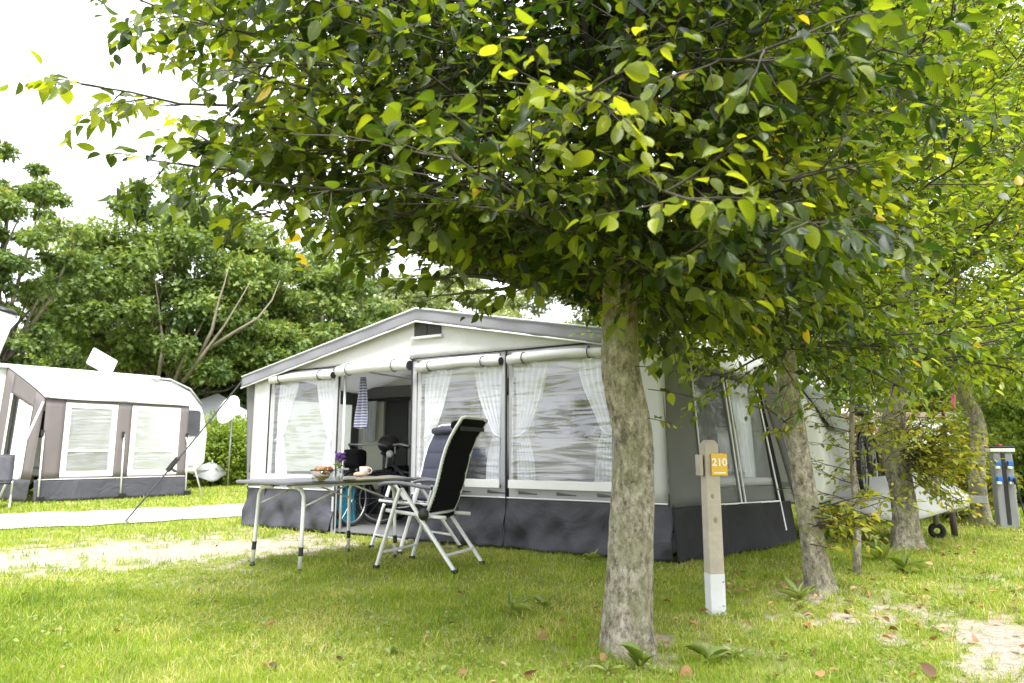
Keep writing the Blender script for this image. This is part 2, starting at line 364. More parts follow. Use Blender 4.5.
SC.cycles.max_bounces = 8; SC.cycles.transparent_max_bounces = 24; SC.cycles.transmission_bounces = 6; SC.cycles.diffuse_bounces = 2; SC.cycles.glossy_bounces = 3
SC.cycles.caustics_reflective = False; SC.cycles.caustics_refractive = False
SC.cycles.use_denoising = True

# ------------------------------------------------------------------ ground
AL = Vector((-3.55, 9.69, 0)); AR = Vector((1.39, 6.48, 0))
A_ANG = math.atan2(AR.y - AL.y, AR.x - AL.x)
AX = Vector((math.cos(A_ANG), math.sin(A_ANG), 0)); AN = Vector((-math.sin(A_ANG), math.cos(A_ANG), 0))
TREES = [(.58, 3.7), (2.19, 5.2), (4.01, 7.48), (6.42, 9.95)]
PATH_C = [(-30, -4.5), (-14, 5.4), (-7.25, 10.25), (-4.6, 12.15), (-1.5, 14.6), (3, 18.5), (10, 25), (22, 36)]
PATH_W = 1.30
def path_dist(x, y):
    x = np.asarray(x, float); y = np.asarray(y, float); best = np.full(x.shape, 1e9)
    for (x0, y0), (x1, y1) in zip(PATH_C[:-1], PATH_C[1:]):
        dx, dy = x1 - x0, y1 - y0; t = np.clip(((x - x0) * dx + (y - y0) * dy) / (dx * dx + dy * dy), 0, 1)
        best = np.minimum(best, np.hypot(x - x0 - t * dx, y - y0 - t * dy))
    return best
def blob(x, y, cx, cy, ang, a, b):
    c, s = math.cos(ang), math.sin(ang); u = ((x - cx) * c + (y - cy) * s) / a; v = (-(x - cx) * s + (y - cy) * c) / b
    return np.exp(-(u * u + v * v))
def bare(x, y):
    x = np.asarray(x, float); y = np.asarray(y, float)
    m = .98 * blob(x, y, -4.5, 6.85, .42, 2.6, 1.35) + .8 * blob(x, y, -2.4, 7.6, .1, 1.4, .6) + .8 * blob(x, y, -6.4, 5.9, .5, 2.4, .9)
    m += .72 * blob(x, y, 2.75, 4.0, .75, .8, .36) + .65 * blob(x, y, 2.05, 3.15, .9, .7, .3) + .3 * blob(x, y, 2.1, 4.6, .6, 1.0, .4) + .25 * blob(x, y, 3.9, 5.6, .7, 1.6, .6)
    for tx, ty in TREES: m += .42 * blob(x, y, tx, ty, 0, .45, .4)
    n = fbm(x, y, 1.6); n2 = fbm(x + 40, y + 13, 5.)
    n3 = fbm(x + 7, y + 91, 14.)
    v = m * 1.15 + (n - .5) * .9 + (n2 - .5) * 1.9 + (n3 - .5) * 2.2
    return np.clip((v - .40) / .45, 0, 1) * np.clip(m * 6, 0, 1)
def axis(dense_a, dense_b, step, far):
    a = list(np.arange(dense_a, dense_b, step)); g = step
    lo = []; q = dense_a
    while q > -far: g *= 1.35; q -= g; lo.append(q)
    g = step; hi = []; q = a[-1]
    while q < far: g *= 1.35; q += g; hi.append(q)
    return np.array(lo[::-1] + a + hi)
gx = axis(-9, 7, .05, 900); gy = axis(1.5, 14, .05, 900)
XX, YY = np.meshgrid(gx, gy)
ZZ = (fbm(XX, YY, .9) - .5) * .03 * np.clip((YY - 1) / 3, 0, 1) * (np.abs(XX) < 30) * (YY < 40) - .012
BB = bare(XX, YY); ZZ = ZZ - .010 * BB
ZZ = np.where(path_dist(XX, YY) < 2.0, -.012, ZZ)
ny, nx = XX.shape
me = bpy.data.meshes.new('ground')
me.vertices.add(nx * ny); me.vertices.foreach_set('co', np.stack([XX, YY, ZZ], -1).astype(np.float32).ravel())
idx = np.arange(nx * ny).reshape(ny, nx)
quads = np.stack([idx[:-1, :-1], idx[:-1, 1:], idx[1:, 1:], idx[1:, :-1]], -1).reshape(-1, 4)
me.loops.add(quads.size); me.loops.foreach_set('vertex_index', quads.ravel().astype(np.int32))
me.polygons.add(len(quads)); me.polygons.foreach_set('loop_start', np.arange(0, quads.size, 4, dtype=np.int32)); me.polygons.foreach_set('loop_total', np.full(len(quads), 4, np.int32))
at = me.attributes.new('bare', 'FLOAT', 'POINT'); at.data.foreach_set('value', BB.astype(np.float32).ravel())
me.update(); me.validate()
def groundmat():
    m, nt, out = newmat('lawn_soil'); L = nt.links.new
    tc = nd(nt, 'ShaderNodeTexCoord'); a = nd(nt, 'ShaderNodeAttribute'); a.attribute_name = 'bare'
    n = nd(nt, 'ShaderNodeTexNoise', Scale=2.2, Detail=10., Roughness=.7); L(tc.outputs['Object'], n.inputs['Vector'])
    gcol = ramp(nt, [(.3, (.11, .12, .03)), (.5, (.20, .22, .05)), (.7, (.29, .28, .10))], n.outputs['Fac'])
    n2 = nd(nt, 'ShaderNodeTexNoise', Scale=24., Detail=10., Roughness=.75); L(tc.outputs['Object'], n2.inputs['Vector'])
    scol = ramp(nt, [(.3, (.18, .145, .105)), (.5, (.33, .285, .23)), (.68, (.46, .41, .35))], n2.outputs['Fac'])
    mx = nd(nt, 'ShaderNodeMixRGB'); L(a.outputs['Fac'], mx.inputs['Fac']); L(gcol.outputs[0], mx.inputs['Color1']); L(scol.outputs[0], mx.inputs['Color2'])
    p = nd(nt, 'ShaderNodeBsdfPrincipled', Roughness=.95); p.inputs['Specular IOR Level'].default_value = .1; L(mx.outputs[0], p.inputs['Base Color'])
    n3 = nd(nt, 'ShaderNodeTexNoise', Scale=70., Detail=6.); L(tc.outputs['Object'], n3.inputs['Vector'])
    b = nd(nt, 'ShaderNodeBump', Strength=.8, Distance=.02); L(n3.outputs['Fac'], b.inputs['Height']); L(b.outputs[0], p.inputs['Normal'])
    L(p.outputs[0], out.inputs['Surface']); return m
me.materials.append(groundmat())
me.polygons.foreach_set('use_smooth', [True] * len(me.polygons))
go = bpy.data.objects.new('ground', me); link(go); tag(go, kind='structure')

# path
def smooth_path(pts, n=14):
    o = []
    q = [pts[0]] + list(pts) + [pts[-1]]
    for i in range(1, len(q) - 2):
        p0, p1, p2, p3 = (np.array(a, float) for a in q[i - 1:i + 3])
        for k in range(n):
            t = k / n
            o.append(.5 * ((2 * p1) + (-p0 + p2) * t + (2 * p0 - 5 * p1 + 4 * p2 - p3) * t * t + (-p0 + 3 * p1 - 3 * p2 + p3) * t ** 3))
    o.append(np.array(pts[-1], float)); return o
sp = smooth_path(PATH_C, 40); pm = MB(); vs = []; fs = []
for i, q in enumerate(sp):
    t = sp[min(i + 1, len(sp) - 1)] - sp[max(i - 1, 0)]; t /= np.hypot(*t); nrm = np.array((-t[1], t[0]))
    for k in range(7):
        e = -1 + k / 3; ww = PATH_W
        if k in (0, 6): ww *= 1 + .35 * (float(vnoise(q[0] * 1, q[1] + k * 9, 3.)) - .5)
        pt = q + nrm * e * ww; vs.append((pt[0], pt[1], .004))
for i in range(len(sp) - 1):
    for k in range(6): fs.append((i * 7 + k, i * 7 + k + 1, (i + 1) * 7 + k + 1, (i + 1) * 7 + k))
pm.add(vs, fs)
M['path'] = simple('gravel_path', (.47, .45, .42), .95, .22, 5, .8, 60)
tag(pm.build('path', M['path']), kind='structure')

# ------------------------------------------------------------------ leaf meshes
def tmpl_full():
    rows = [(.0, 0), (.07, .17), (.26, .30), (.5, .305), (.74, .205), (.89, .08), (1., 0)]
    v = [(0, 0, 0)]
    for s, wd in rows[1:-1]:
        z = -.10 * s * s
        v += [(s, wd, z + .07 * wd / .3), (s, 0, z), (s, -wd, z + .07 * wd / .3)]
    v.append((1, 0, -.13)); f = [(0, 2, 1), (0, 3, 2)]
    n = len(rows) - 2
    for i in range(n - 1):
        a = 1 + 3 * i; b = a + 3
        f += [(a, a + 1, b + 1, b), (a + 1, a + 2, b + 2, b + 1)]
    a = 1 + 3 * (n - 1); t = len(v) - 1
    f += [(a, a + 1, t), (a + 1, a + 2, t)]
    return np.array(v), f
def tmpl_mid():
    v = [(0, 0, 0), (.3, .28, .05), (.3, 0, -.01), (.3, -.28, .05), (.7, .24, .0), (.7, 0, -.06), (.7, -.24, .0), (1, 0, -.13)]
    f = [(0, 2, 1), (0, 3, 2), (1, 2, 5, 4), (2, 3, 6, 5), (4, 5, 7), (5, 6, 7)]
    return np.array(v), f
def tmpl_low():
    v = [(0, 0, 0), (.45, .33, .06), (1, 0, -.08), (.45, -.33, .06)]
    return np.array(v), [(0, 3, 1), (3, 2, 1)]
def tmpl_palm():   # lobed clump leaf
    v = [(0, 0, 0), (.15, .42, .03), (.5, .2, 0), (.62, .5, -.05), (.72, .16, -.02), (1, 0, -.1), (.72, -.16, -.02), (.62, -.5, -.05), (.5, -.2, 0), (.15, -.42, .03)]
    f = [(0, 2, 1), (2, 4, 3), (0, 8, 4, 2), (0, 9, 8), (8, 7, 6), (8, 6, 4), (4, 6, 5)]
    return np.array(v), f
TM = dict(full=tmpl_full(), mid=tmpl_mid(), low=tmpl_low(), palm=tmpl_palm())
def leaf_object(name, mat, parent, pos, D, N, size, rnd, tm='full', width=1.0, uv=False, smooth=True):
    tv, tf = TM[tm]
    pos = np.asarray(pos, float); D = np.asarray(D, float); N = np.asarray(N, float); size = np.asarray(size, float); rnd = np.asarray(rnd, float)
    n = len(pos)
    D /= np.linalg.norm(D, axis=1, keepdims=True) + 1e-9
    S = np.cross(N, D); S /= np.linalg.norm(S, axis=1, keepdims=True) + 1e-9
    N = np.cross(D, S)
    cr = np.random.default_rng(n); curl = cr.uniform(-.6, 2.6, n)[:, None, None]; wv = width * cr.uniform(.78, 1.12, n)[:, None, None]; fold = cr.uniform(-.1, .45, n)[:, None, None]; tw = cr.normal(0, .16, n)[:, None, None]
    a1 = np.abs(tv[None, :, 1, None]); u1 = tv[None, :, 0, None]
    co = pos[:, None, :] + size[:, None, None] * (u1 * D[:, None, :] + (wv * (1 - .4 * np.abs(fold)) * tv[None, :, 1, None] + tw * u1 * u1) * S[:, None, :] + (curl * tv[None, :, 2, None] + fold * a1 + tw * 1.5 * u1 * tv[None, :, 1, None]) * N[:, None, :])
    k = len(tv); me = bpy.data.meshes.new(name)
    me.vertices.add(n * k); me.vertices.foreach_set('co', co.astype(np.float32).ravel())
    fl = np.concatenate([np.array(f) for f in tf]); lt = np.array([len(f) for f in tf]); ls = np.concatenate([[0], np.cumsum(lt)[:-1]]); nl = len(fl)
    loops = (np.arange(n)[:, None] * k + fl[None]).ravel()
    me.loops.add(len(loops)); me.loops.foreach_set('vertex_index', loops.astype(np.int32))
    me.polygons.add(n * len(tf))
    me.polygons.foreach_set('loop_start', (np.arange(n)[:, None] * nl + ls[None]).ravel().astype(np.int32))
    me.polygons.foreach_set('loop_total', np.tile(lt, n).astype(np.int32))
    me.polygons.foreach_set('use_smooth', np.full(n * len(tf), smooth))
    a = me.attributes.new('rnd', 'FLOAT', 'POINT'); a.data.foreach_set('value', np.repeat(rnd, k).astype(np.float32))
    if uv:
        u = me.uv_layers.new(name='UVMap'); u.data.foreach_set('uv', np.tile(tv[fl][:, :2], (n, 1)).astype(np.float32).ravel())
    me.materials.append(mat); me.update()
    o = bpy.data.objects.new(name, me); link(o, parent); return o

class Crown:
    """branch skeleton with leaves set alternately along twigs"""
    def __init__(s, seed, zmin=None): s.zmin = zmin; s.r = np.random.default_rng(seed); s.br = MB(); s.pos = []; s.D = []; s.N = []; s.size = []; s.rnd = []
    def leafy(s, p, d, L, ls, droop, spacing, bias=0.0, sunny=0.0, tubes=True):
        if s.zmin is not None and p[2] < s.zmin(p): return
        r = s.r; n = max(2, int(L / spacing)); d = d / np.linalg.norm(d)
        up = np.array((0, 0, 1.)); side = np.cross(d, up)
        if np.linalg.norm(side) < .1: side = np.array((1., 0, 0))
        side /= np.linalg.norm(side); q = p.copy(); pts = [p.copy()]; dd = d.copy()
        roll = r.normal(0, .45)
        upv = np.cross(side, d); side = side * math.cos(roll) + upv * math.sin(roll)
        for i in range(n):
            dd = dd + r.normal(0, .10, 3) + np.array((0, 0, -droop * .10)); dd /= np.linalg.norm(dd)
            if s.zmin is not None and q[2] + dd[2] * L / n < s.zmin(q) + .04: dd = np.array((dd[0], dd[1], .05)); dd /= np.linalg.norm(dd)
            q = q + dd * (L / n); pts.append(q.copy())
            sg = 1 if i % 2 else -1
            ld = dd * r.uniform(.35, .75) + side * sg * r.uniform(.6, 1.) + np.array((0, 0, -droop * r.uniform(.3, 2.2))) + r.normal(0, .18, 3)
            if i == n - 1: ld = dd + np.array((0, 0, -droop * .5))
            nv = np.array((0, 0, 1.)) + r.normal(0, .38, 3)
            ld /= np.linalg.norm(ld)
            if abs(ld @ nv) / np.linalg.norm(nv) > .85: nv = np.cross(ld, side) + r.normal(0, .2, 3)
            if s.zmin is not None and q[2] + ld[2] * ls < s.zmin(q): continue
            s.pos.append(q + ld * ls * .12); s.D.append(ld); s.N.append(nv); s.size.append(ls * r.uniform(.5, 1.25) * (1 - .25 * i / n))
            s.rnd.append(min(.94, max(0, r.normal(.42 + bias + sunny + getattr(s, 'pb', 0.), .2))) if r.random() > .004 else 1.0)
        if tubes: s.br.tube(pts[::2] if len(pts) > 4 else pts, np.linspace(.0030, .0016, len(pts[::2] if len(pts) > 4 else pts)), 3, False)
    def primary(s, pts, r0, ls, sec_step=.17, sec_len=.75, twig_step=.085, twig_len=.26, droop=.35, spacing=.034, start=.18, biasfn=None, lift=0.0):
        r = s.r; s.pb = r.normal(0, .13); pts = [np.array(p, float) for p in pts]
        L = np.array([0] + [np.linalg.norm(b - a) for a, b in zip(pts[:-1], pts[1:])]).cumsum(); T = L[-1]
        s.br.tube(pts, np.linspace(r0, .004, len(pts)), 6, False)
        def at(l):
            i = min(np.searchsorted(L, l, side='right') - 1, len(pts) - 2); f = (l - L[i]) / (L[i + 1] - L[i]); return pts[i] * (1 - f) + pts[i + 1] * f, (pts[i + 1] - pts[i]) / (L[i + 1] - L[i])
        l = T * start; sg = 1
        while l < T:
            p, t = at(l); sg = -sg
            side = np.cross(t, (0, 0, 1.)); side /= np.linalg.norm(side) + 1e-9
            d = t * r.uniform(.5, .9) + side * sg * r.uniform(.5, 1.) + np.array((0, 0, r.normal(.05 + lift, .35)))
            d /= np.linalg.norm(d)
            sl = sec_len * (1 - .55 * l / T) * r.uniform(.6, 1.2)
            s.secondary(p, d, sl, ls, twig_step, twig_len, droop, spacing, biasfn)
            l += sec_step * r.uniform(.7, 1.3)
        p, t = at(T * .999); s.leafy(p, t, twig_len, ls, droop, spacing, biasfn(p) if biasfn else 0)
    def secondary(s, p, d, sl, ls, twig_step, twig_len, droop, spacing, biasfn=None):
        r = s.r
        if s.zmin is not None and p[2] < s.zmin(p): return
        n = max(3, int(sl / .12)); q = p.copy(); pts = [q.copy()]; dd = d.copy()
        for i in range(n):
            dd = dd + r.normal(0, .09, 3) + np.array((0, 0, .03 - droop * .08)); dd /= np.linalg.norm(dd); q2 = q + dd * sl / n
            if s.zmin is not None and q2[2] < s.zmin(q2) + .07: dd = np.array((dd[0], dd[1], abs(dd[2]) * .5 + .1)); dd /= np.linalg.norm(dd); q2 = q + dd * sl / n
            q = q2; pts.append(q.copy())
        s.br.tube(pts, np.linspace(.006, .002, len(pts)), 4, False)
        l = .08; sg = 1
        while l < sl:
            i = min(int(l / sl * n), n - 1); f = l / sl * n - i; p2 = pts[i] * (1 - f) + pts[i + 1] * f; t = pts[i + 1] - pts[i]; t /= np.linalg.norm(t); sg = -sg
            side = np.cross(t, (0, 0, 1.)); side /= np.linalg.norm(side) + 1e-9
            td = t * r.uniform(.4, .9) + side * sg * r.uniform(.4, 1.) + np.array((0, 0, r.normal(-.02, .42)))
            s.leafy(p2, td, twig_len * r.uniform(.5, 1.25), ls, droop, spacing, biasfn(p2) if biasfn else 0)
            l += twig_step * r.uniform(.7, 1.3)
        s.leafy(pts[-1], pts[-1] - pts[-2], twig_len, ls, droop, spacing, biasfn(pts[-1]) if biasfn else 0)
    def curve(s, p, d, L, n=9, trop=.0, wob=.08):
        r = s.r; q = np.array(p, float); d = np.array(d, float); d /= np.linalg.norm(d); pts = [q.copy()]
        for i in range(n):
            d = d + r.normal(0, wob, 3) + np.array((0, 0, trop)); d /= np.linalg.norm(d)
            if s.zmin is not None and (q + d * L / n)[2] < s.zmin(q + d * L / n) + .10: d = np.array((d[0], d[1], .10)); d /= np.linalg.norm(d)
            q = q + d * L / n; pts.append(q.copy())
        return pts
    def finish(s, root, mat, tm='full', uv=False, width=1.0, name='crown'):
        o = leaf_object(name, mat, root, s.pos, s.D, s.N, s.size, s.rnd, tm, width, uv)
        s.br.build('branches', M['branch'], root, True)
        return o

def trunk_mesh(pts, rs, rng, n=22, sub=8, flare=0.0):
    """smooth trunk with lumps; pts world list"""
    pts = [np.array(p, float) for p in pts]
    P2 = []; R2 = []
    q = [pts[0]] + pts + [pts[-1]]; rr = [rs[0]] + list(rs) + [rs[-1]]
    for i in range(1, len(q) - 2):
        for k in range(sub):
            t = k / sub
            P2.append(.5 * ((2 * q[i]) + (-q[i - 1] + q[i + 1]) * t + (2 * q[i - 1] - 5 * q[i] + 4 * q[i + 1] - q[i + 2]) * t * t + (-q[i - 1] + 3 * q[i] - 3 * q[i + 1] + q[i + 2]) * t ** 3))
            R2.append(rr[i] * (1 - t) + rr[i + 1] * t)
    P2.append(pts[-1]); R2.append(rs[-1])
    mb = MB(); vs = []
    ph = rng.random(4) * 6
    for i, (p, r) in enumerate(zip(P2, R2)):
        z = p[2]
        for k in range(n):
            a = 2 * PI * k / n
            lump = 1 + .045 * math.sin(2 * a + z * 3 + ph[0]) + .035 * math.sin(3 * a - z * 5 + ph[1]) + .03 * math.sin(5 * a + z * 9 + ph[2]) + rng.normal(0, .012)
            fl = 1 + flare * math.exp(-z / .10) * (1 + .5 * math.sin(4 * a + ph[3]))
            vs.append((p[0] + math.cos(a) * r * lump * fl, p[1] + math.sin(a) * r * lump * fl, z))
    N = len(P2)
    fs = [(i * n + k, i * n + (k + 1) % n, (i + 1) * n + (k + 1) % n, (i + 1) * n + k) for i in range(N - 1) for k in range(n)]
    fs.append(tuple((N - 1) * n + k for k in range(n)))
    mb.add(vs, fs); return mb

# ------------------------------------------------------------------ main hornbeam
def w3(v, z=None): return np.array((v.x, v.y, v.z if z is None else z))
t1 = empty('hornbeam_tree', (0, 0, 0), 0, 'nearest hornbeam with thick lichen-spotted trunk, standing left of the numbered post', 'tree', 'row of hornbeam trees')
cs = [(627, 652, 3.7, .124), (628, 612, 3.7, .117), (631, 545, 3.7, .109), (633, 490, 3.7, .105), (633, 445, 3.7, .101), (626, 405, 3.7, .108), (621, 372, 3.7, .107), (620, 320, 3.7, .096), (620, 240, 3.72, .088), (622, 120, 3.74, .078), (625, 0, 3.76, .065), (628, -140, 3.78, .04)]
tp = [w3(P(a, b, c)) for a, b, c, _ in cs]; tp[0][2] = -.03
trunk_mesh(tp, [c[3] for c in cs], np.random.default_rng(3), 40, 10, .16).build('trunk', M['bark'], t1, True)
def zmin1(p):
    x = p[0]
    return 1.5 + .26 * min(1., max(0., (.75 - x) / .4)) + .30 * min(1.45, max(0., .3 - x)) + (.24 * max(0., p[1] - 3.6) if x < .7 else 0.)
C = Crown(21, zmin1)
ga = 2.39996
def bias1(p): return -.10
for i in range(66):
    z = 1.95 + 3.0 * (i / 66) ** 1.15; az = i * ga + C.r.normal(0, .2)
    f = i / 66; el = math.radians(2 + 50 * f + C.r.normal(0, 7)); L = (2.0 - .7 * f) * C.r.uniform(.85, 1.12)
    dx, dy = math.cos(az), math.sin(az)
    if dy < -.3 and abs(dx) < .85: L *= .86
    if dx > .2: L *= .76
    j = min(int(np.searchsorted([q[2] for q in tp], z)), len(tp) - 1); base = tp[j].copy(); base[2] = z
    C.primary(C.curve(base, (dx * math.cos(el), dy * math.cos(el), math.sin(el)), L, 9, -.012 if f < .3 else .01), .020, .088, .115, .72, .064, .25, .45 if f < .3 else .40, .034, .13, bias1)
# low hanging skirt of the crown
for i in range(15):
    az = i * ga + .4; base = tp[7].copy(); base[2] = 1.82 + .2 * C.r.random()
    C.primary(C.curve(base, (math.cos(az), math.sin(az), .10), C.r.uniform(.9, 1.5), 7, -.02), .014, .095, .13, .55, .075, .24, .75, .036, .15, bias1)
# long sprays reaching left into the sky
C.zmin = lambda p: zmin1(p) - .30
for pts, st in (([(470, 95, 3.5), (400, 112, 3.4), (330, 112, 3.3), (250, 106, 3.25), (180, 104, 3.2), (130, 92, 3.18), (85, 85, 3.16)], .2),
            ([(480, 150, 3.5), (400, 175, 3.4), (330, 180, 3.3), (260, 172, 3.25), (205, 168, 3.2), (150, 160, 3.15)], .25),
            ([(450, 60, 3.5), (380, 55, 3.4), (300, 40, 3.3), (230, 30, 3.2), (165, 10, 3.15), (120, -8, 3.1)], .1),
            ([(520, 60, 4.2), (420, 70, 4.2), (330, 75, 4.2), (250, 60, 4.2)], .1), ([(520, 110, 4.4), (420, 125, 4.4), (330, 140, 4.4), (260, 150, 4.4)], .1),
            ([(520, 0, 4.2), (420, 15, 4.2), (320, 20, 4.1), (230, 10, 4.)], .1), ([(540, 160, 4.4), (450, 190, 4.4), (370, 215, 4.4)], .1), ([(500, 60, 3.2), (420, 90, 3.0), (340, 95, 2.9), (270, 80, 2.85)], .1),
            ([(500, 130, 3.3), (420, 145, 3.1), (350, 150, 3.0), (290, 150, 3.0)], .1), ([(480, 30, 3.0), (400, 25, 2.9), (310, 0, 2.8), (220, -10, 2.75)], .1), ([(520, 180, 3.3), (440, 205, 3.1), (380, 220, 3.0)], .1),
            ([(640, 150, 3.2), (640, 170, 2.8), (660, 190, 2.4), (690, 200, 2.1)], .2), ([(620, 90, 3.2), (600, 90, 2.7), (590, 100, 2.3), (570, 90, 2.0)], .2), ([(640, 60, 3.2), (690, 60, 2.7), (740, 60, 2.3), (790, 40, 2.1)], .2),
            ([(480, 40, 3.9), (400, 45, 3.9), (320, 50, 3.85), (240, 30, 3.8), (180, 20, 3.8)], .05), ([(480, 90, 3.9), (400, 95, 3.9), (320, 95, 3.85), (250, 85, 3.8), (190, 70, 3.8)], .05),
            ([(480, 140, 3.9), (400, 160, 3.9), (320, 165, 3.85), (250, 150, 3.8), (205, 140, 3.8)], .05), ([(480, -20, 3.9), (400, -20, 3.9), (300, -25, 3.85), (200, -35, 3.8)], .05),
            ([(480, 180, 3.0), (420, 185, 2.95), (350, 190, 2.9), (280, 185, 2.9), (235, 180, 2.9)], .05), ([(480, 70, 3.1), (400, 65, 3.05), (300, 65, 3.0), (220, 60, 3.)], .05),
            ([(480, 110, 3.1), (400, 125, 3.05), (310, 130, 3.0), (230, 125, 3.)], .05), ([(500, 200, 4.1), (430, 215, 4.1), (350, 225, 4.), (280, 220, 4.), (235, 205, 4.)], .05), ([(500, 5, 3.2), (400, -5, 3.1), (300, -20, 3.), (200, -25, 3.)], .05),
            ([(500, 20, 3.5), (420, 5, 3.4), (330, -15, 3.3), (220, -30, 3.2), (120, -60, 3.1)], .1),
            ([(480, 190, 3.5), (400, 200, 3.35), (320, 205, 3.25), (255, 215, 3.2)], .15),
            ([(500, 230, 3.5), (440, 245, 3.35), (385, 250, 3.3), (350, 256, 3.3)], .2),
            ([(560, 240, 3.5), (500, 258, 3.3), (450, 275, 3.2), (425, 283, 3.2)], .2),
            ([(580, 260, 3.6), (540, 280, 3.4), (515, 292, 3.4)], .1),
            ([(640, 240, 3.5), (700, 250, 3.2), (760, 262, 2.9), (800, 262, 2.8)], .15),
            ([(640, 200, 3.4), (720, 190, 3.0), (790, 180, 2.7), (850, 165, 2.6)], .1),
            ([(640, 120, 3.4), (730, 110, 2.9), (820, 80, 2.6), (900, 40, 2.5)], .1),
            ([(630, 260, 3.6), (655, 300, 3.4), (680, 330, 3.3)], .2),
            ([(660, 250, 3.7), (700, 300, 3.6), (740, 330, 3.6)], .2)):
    C.primary([w3(P(*q)) for q in pts], .010, .095, .12, .40, .085, .22, .5, .042, st, lambda p: .06)
# single outlying leaves on thin twigs at the tips
for a, b, c, d in ((85, 85, 25, 62), (150, 160, 100, 150), (110, 110, 100, 118)):
    p = w3(P(a, b, 3.16)); q = w3(P(c, d, 3.12)); C.leafy(p, q - p, float(np.linalg.norm(q - p)), .085, .25, .062, .1)
for a, b, dx in ((655, 372, .1), (668, 395, .15), (650, 425, .2)):
    p = w3(P(a - 20, b - 6, 3.6)); C.leafy(p, np.array((.6 + dx, -.3, -.1)), .22, .085, .5, .05, .12)
C.finish(t1, M['leaf_near'], 'full', True)
NLEAF = len(C.pos)
# lichen / sprout: yellow leaves on the trunk side
sp1 = Crown(5); p = w3(P(648, 418, 3.62)); sp1.leafy(p, np.array((.8, -.2, -.15)), .16, .055, .2, .032, .3); 
sp1.finish(t1, M['leaf_yellow'], 'mid', name='side_foliage')

# ------------------------------------------------------------------ other hornbeams of the row
def row_tree(label, seed, cs, crown_z, top_z, R, n, ls, leafm, flat=0.0, sprouts=(), tm='mid', tone=.0):
    root = empty('hornbeam_tree', (0, 0, 0), 0, label, 'tree', 'row of hornbeam trees')
    tp = [w3(P(a, b, c)) for a, b, c, _ in cs]; tp[0][2] = -.03
    last = tp[-1]; cx, cy = last[0], last[1]
    tp += [np.array((cx + .03, cy, last[2] + (top_z - last[2]) * .5)), np.array((cx, cy, top_z - .3))]
    rs = [c[3] for c in cs] + [cs[-1][3] * .6, .02]
    rng = np.random.default_rng(seed)
    trunk_mesh(tp, rs, rng, 20, 7, .3).build('trunk', M['bark'], root, True)
    C = Crown(seed + 1)
    for i in range(n):
        f = i / n; z = crown_z + (top_z - crown_z) * .82 * f; az = i * ga + rng.normal(0, .2)
        el = math.radians(8 + 46 * f + rng.normal(0, 8)); L = R * (1 - .38 * f) * rng.uniform(.8, 1.12)
        C.primary(C.curve((cx, cy, z), (math.cos(az) * math.cos(el), math.sin(az) * math.cos(el), math.sin(el)), L, 8, .02), .016, ls, .125, .68, .08, .27, .22, .040, .16,
                  lambda p: tone, .22)
    for i in range(9):
        az = i * ga; C.primary(C.curve((cx, cy, crown_z - .02), (math.cos(az), math.sin(az), .05), R * .62, 7, -.015), .012, ls, .15, .5, .08, .24, .45, .038, .15, lambda p: tone)
    C.finish(root, leafm, tm)
    if sprouts:
        S = Crown(seed + 7)
        for (px, py, Y, L, dx, k) in sprouts:
            for _ in range(k):
                p = w3(P(px + rng.normal(0, 4), py + rng.normal(0, 6), Y)); S.secondary(p, np.array((dx + rng.normal(0, .5), -.5 + rng.normal(0, .4), .1 + rng.normal(0, .4))), L, ls * .8, .06, .16, .25, .035, lambda p: .1)
        S.finish(root, M['leaf_yellow'], tm, name='side_foliage')
    return root, len(C.pos)
_, n2 = row_tree('second hornbeam in the row, slim leaning trunk just right of the numbered post', 31,
    [(821, 592, 5.2, .098), (815, 550, 5.2, .086), (806, 500, 5.2, .078), (799, 455, 5.2, .075), (791, 410, 5.2, .078), (786, 360, 5.2, .072), (782, 290, 5.2, .06)], 1.75, 5.4, 1.75, 54, .082, M['leaf_mid'],
    sprouts=((816, 520, 5.12, .27, .7, 14), (808, 540, 5.12, .2, -.3, 1), (789, 425, 5.12, .22, -.5, 3)), tm='full', tone=.07)
_, n3 = row_tree('third hornbeam in the row, knobbly trunk with yellow side shoots before the white tow cover', 41,
    [(908, 549, 7.4, .155), (905, 520, 7.4, .125), (902, 490, 7.4, .116), (895, 455, 7.4, .118), (893, 425, 7.4, .11), (897, 395, 7.4, .105), (902, 360, 7.4, .10), (905, 300, 7.4, .08)], 1.95, 7.2, 2.2, 66, .088, M['leaf_mid'],
    sprouts=((905, 455, 7.15, .45, .6, 24), (890, 420, 7.2, .3, -.5, 6), (906, 465, 7.3, .6, 1.0, 16), (900, 440, 7.1, .4, .2, 8)), tone=.20)
_, n4 = row_tree('fourth hornbeam in the row, bent trunk beside the grey power pillar', 51,
    [(981, 525, 9.95, .135), (978, 490, 9.95, .11), (977, 460, 9.95, .10), (979, 435, 9.95, .10), (974, 412, 9.95, .10), (963, 390, 9.95, .10), (958, 320, 9.95, .08)], 2.1, 8.6, 2.7, 60, .105, M['leaf_mid'], tone=.22)
_, n5 = row_tree('fifth hornbeam in the row, dark leafy crown at the right edge behind the power pillar', 61,
    [(1090, 500, 12.5, .17), (1088, 440, 12.5, .15), (1080, 380, 12.5, .12), (1080, 320, 12.5, .1)], 1.9, 9.2, 3.2, 60, .13, M['leaf_mid'], tm='low', tone=.10)
print('LEAVES', NLEAF, n2, n3, n4, n5)

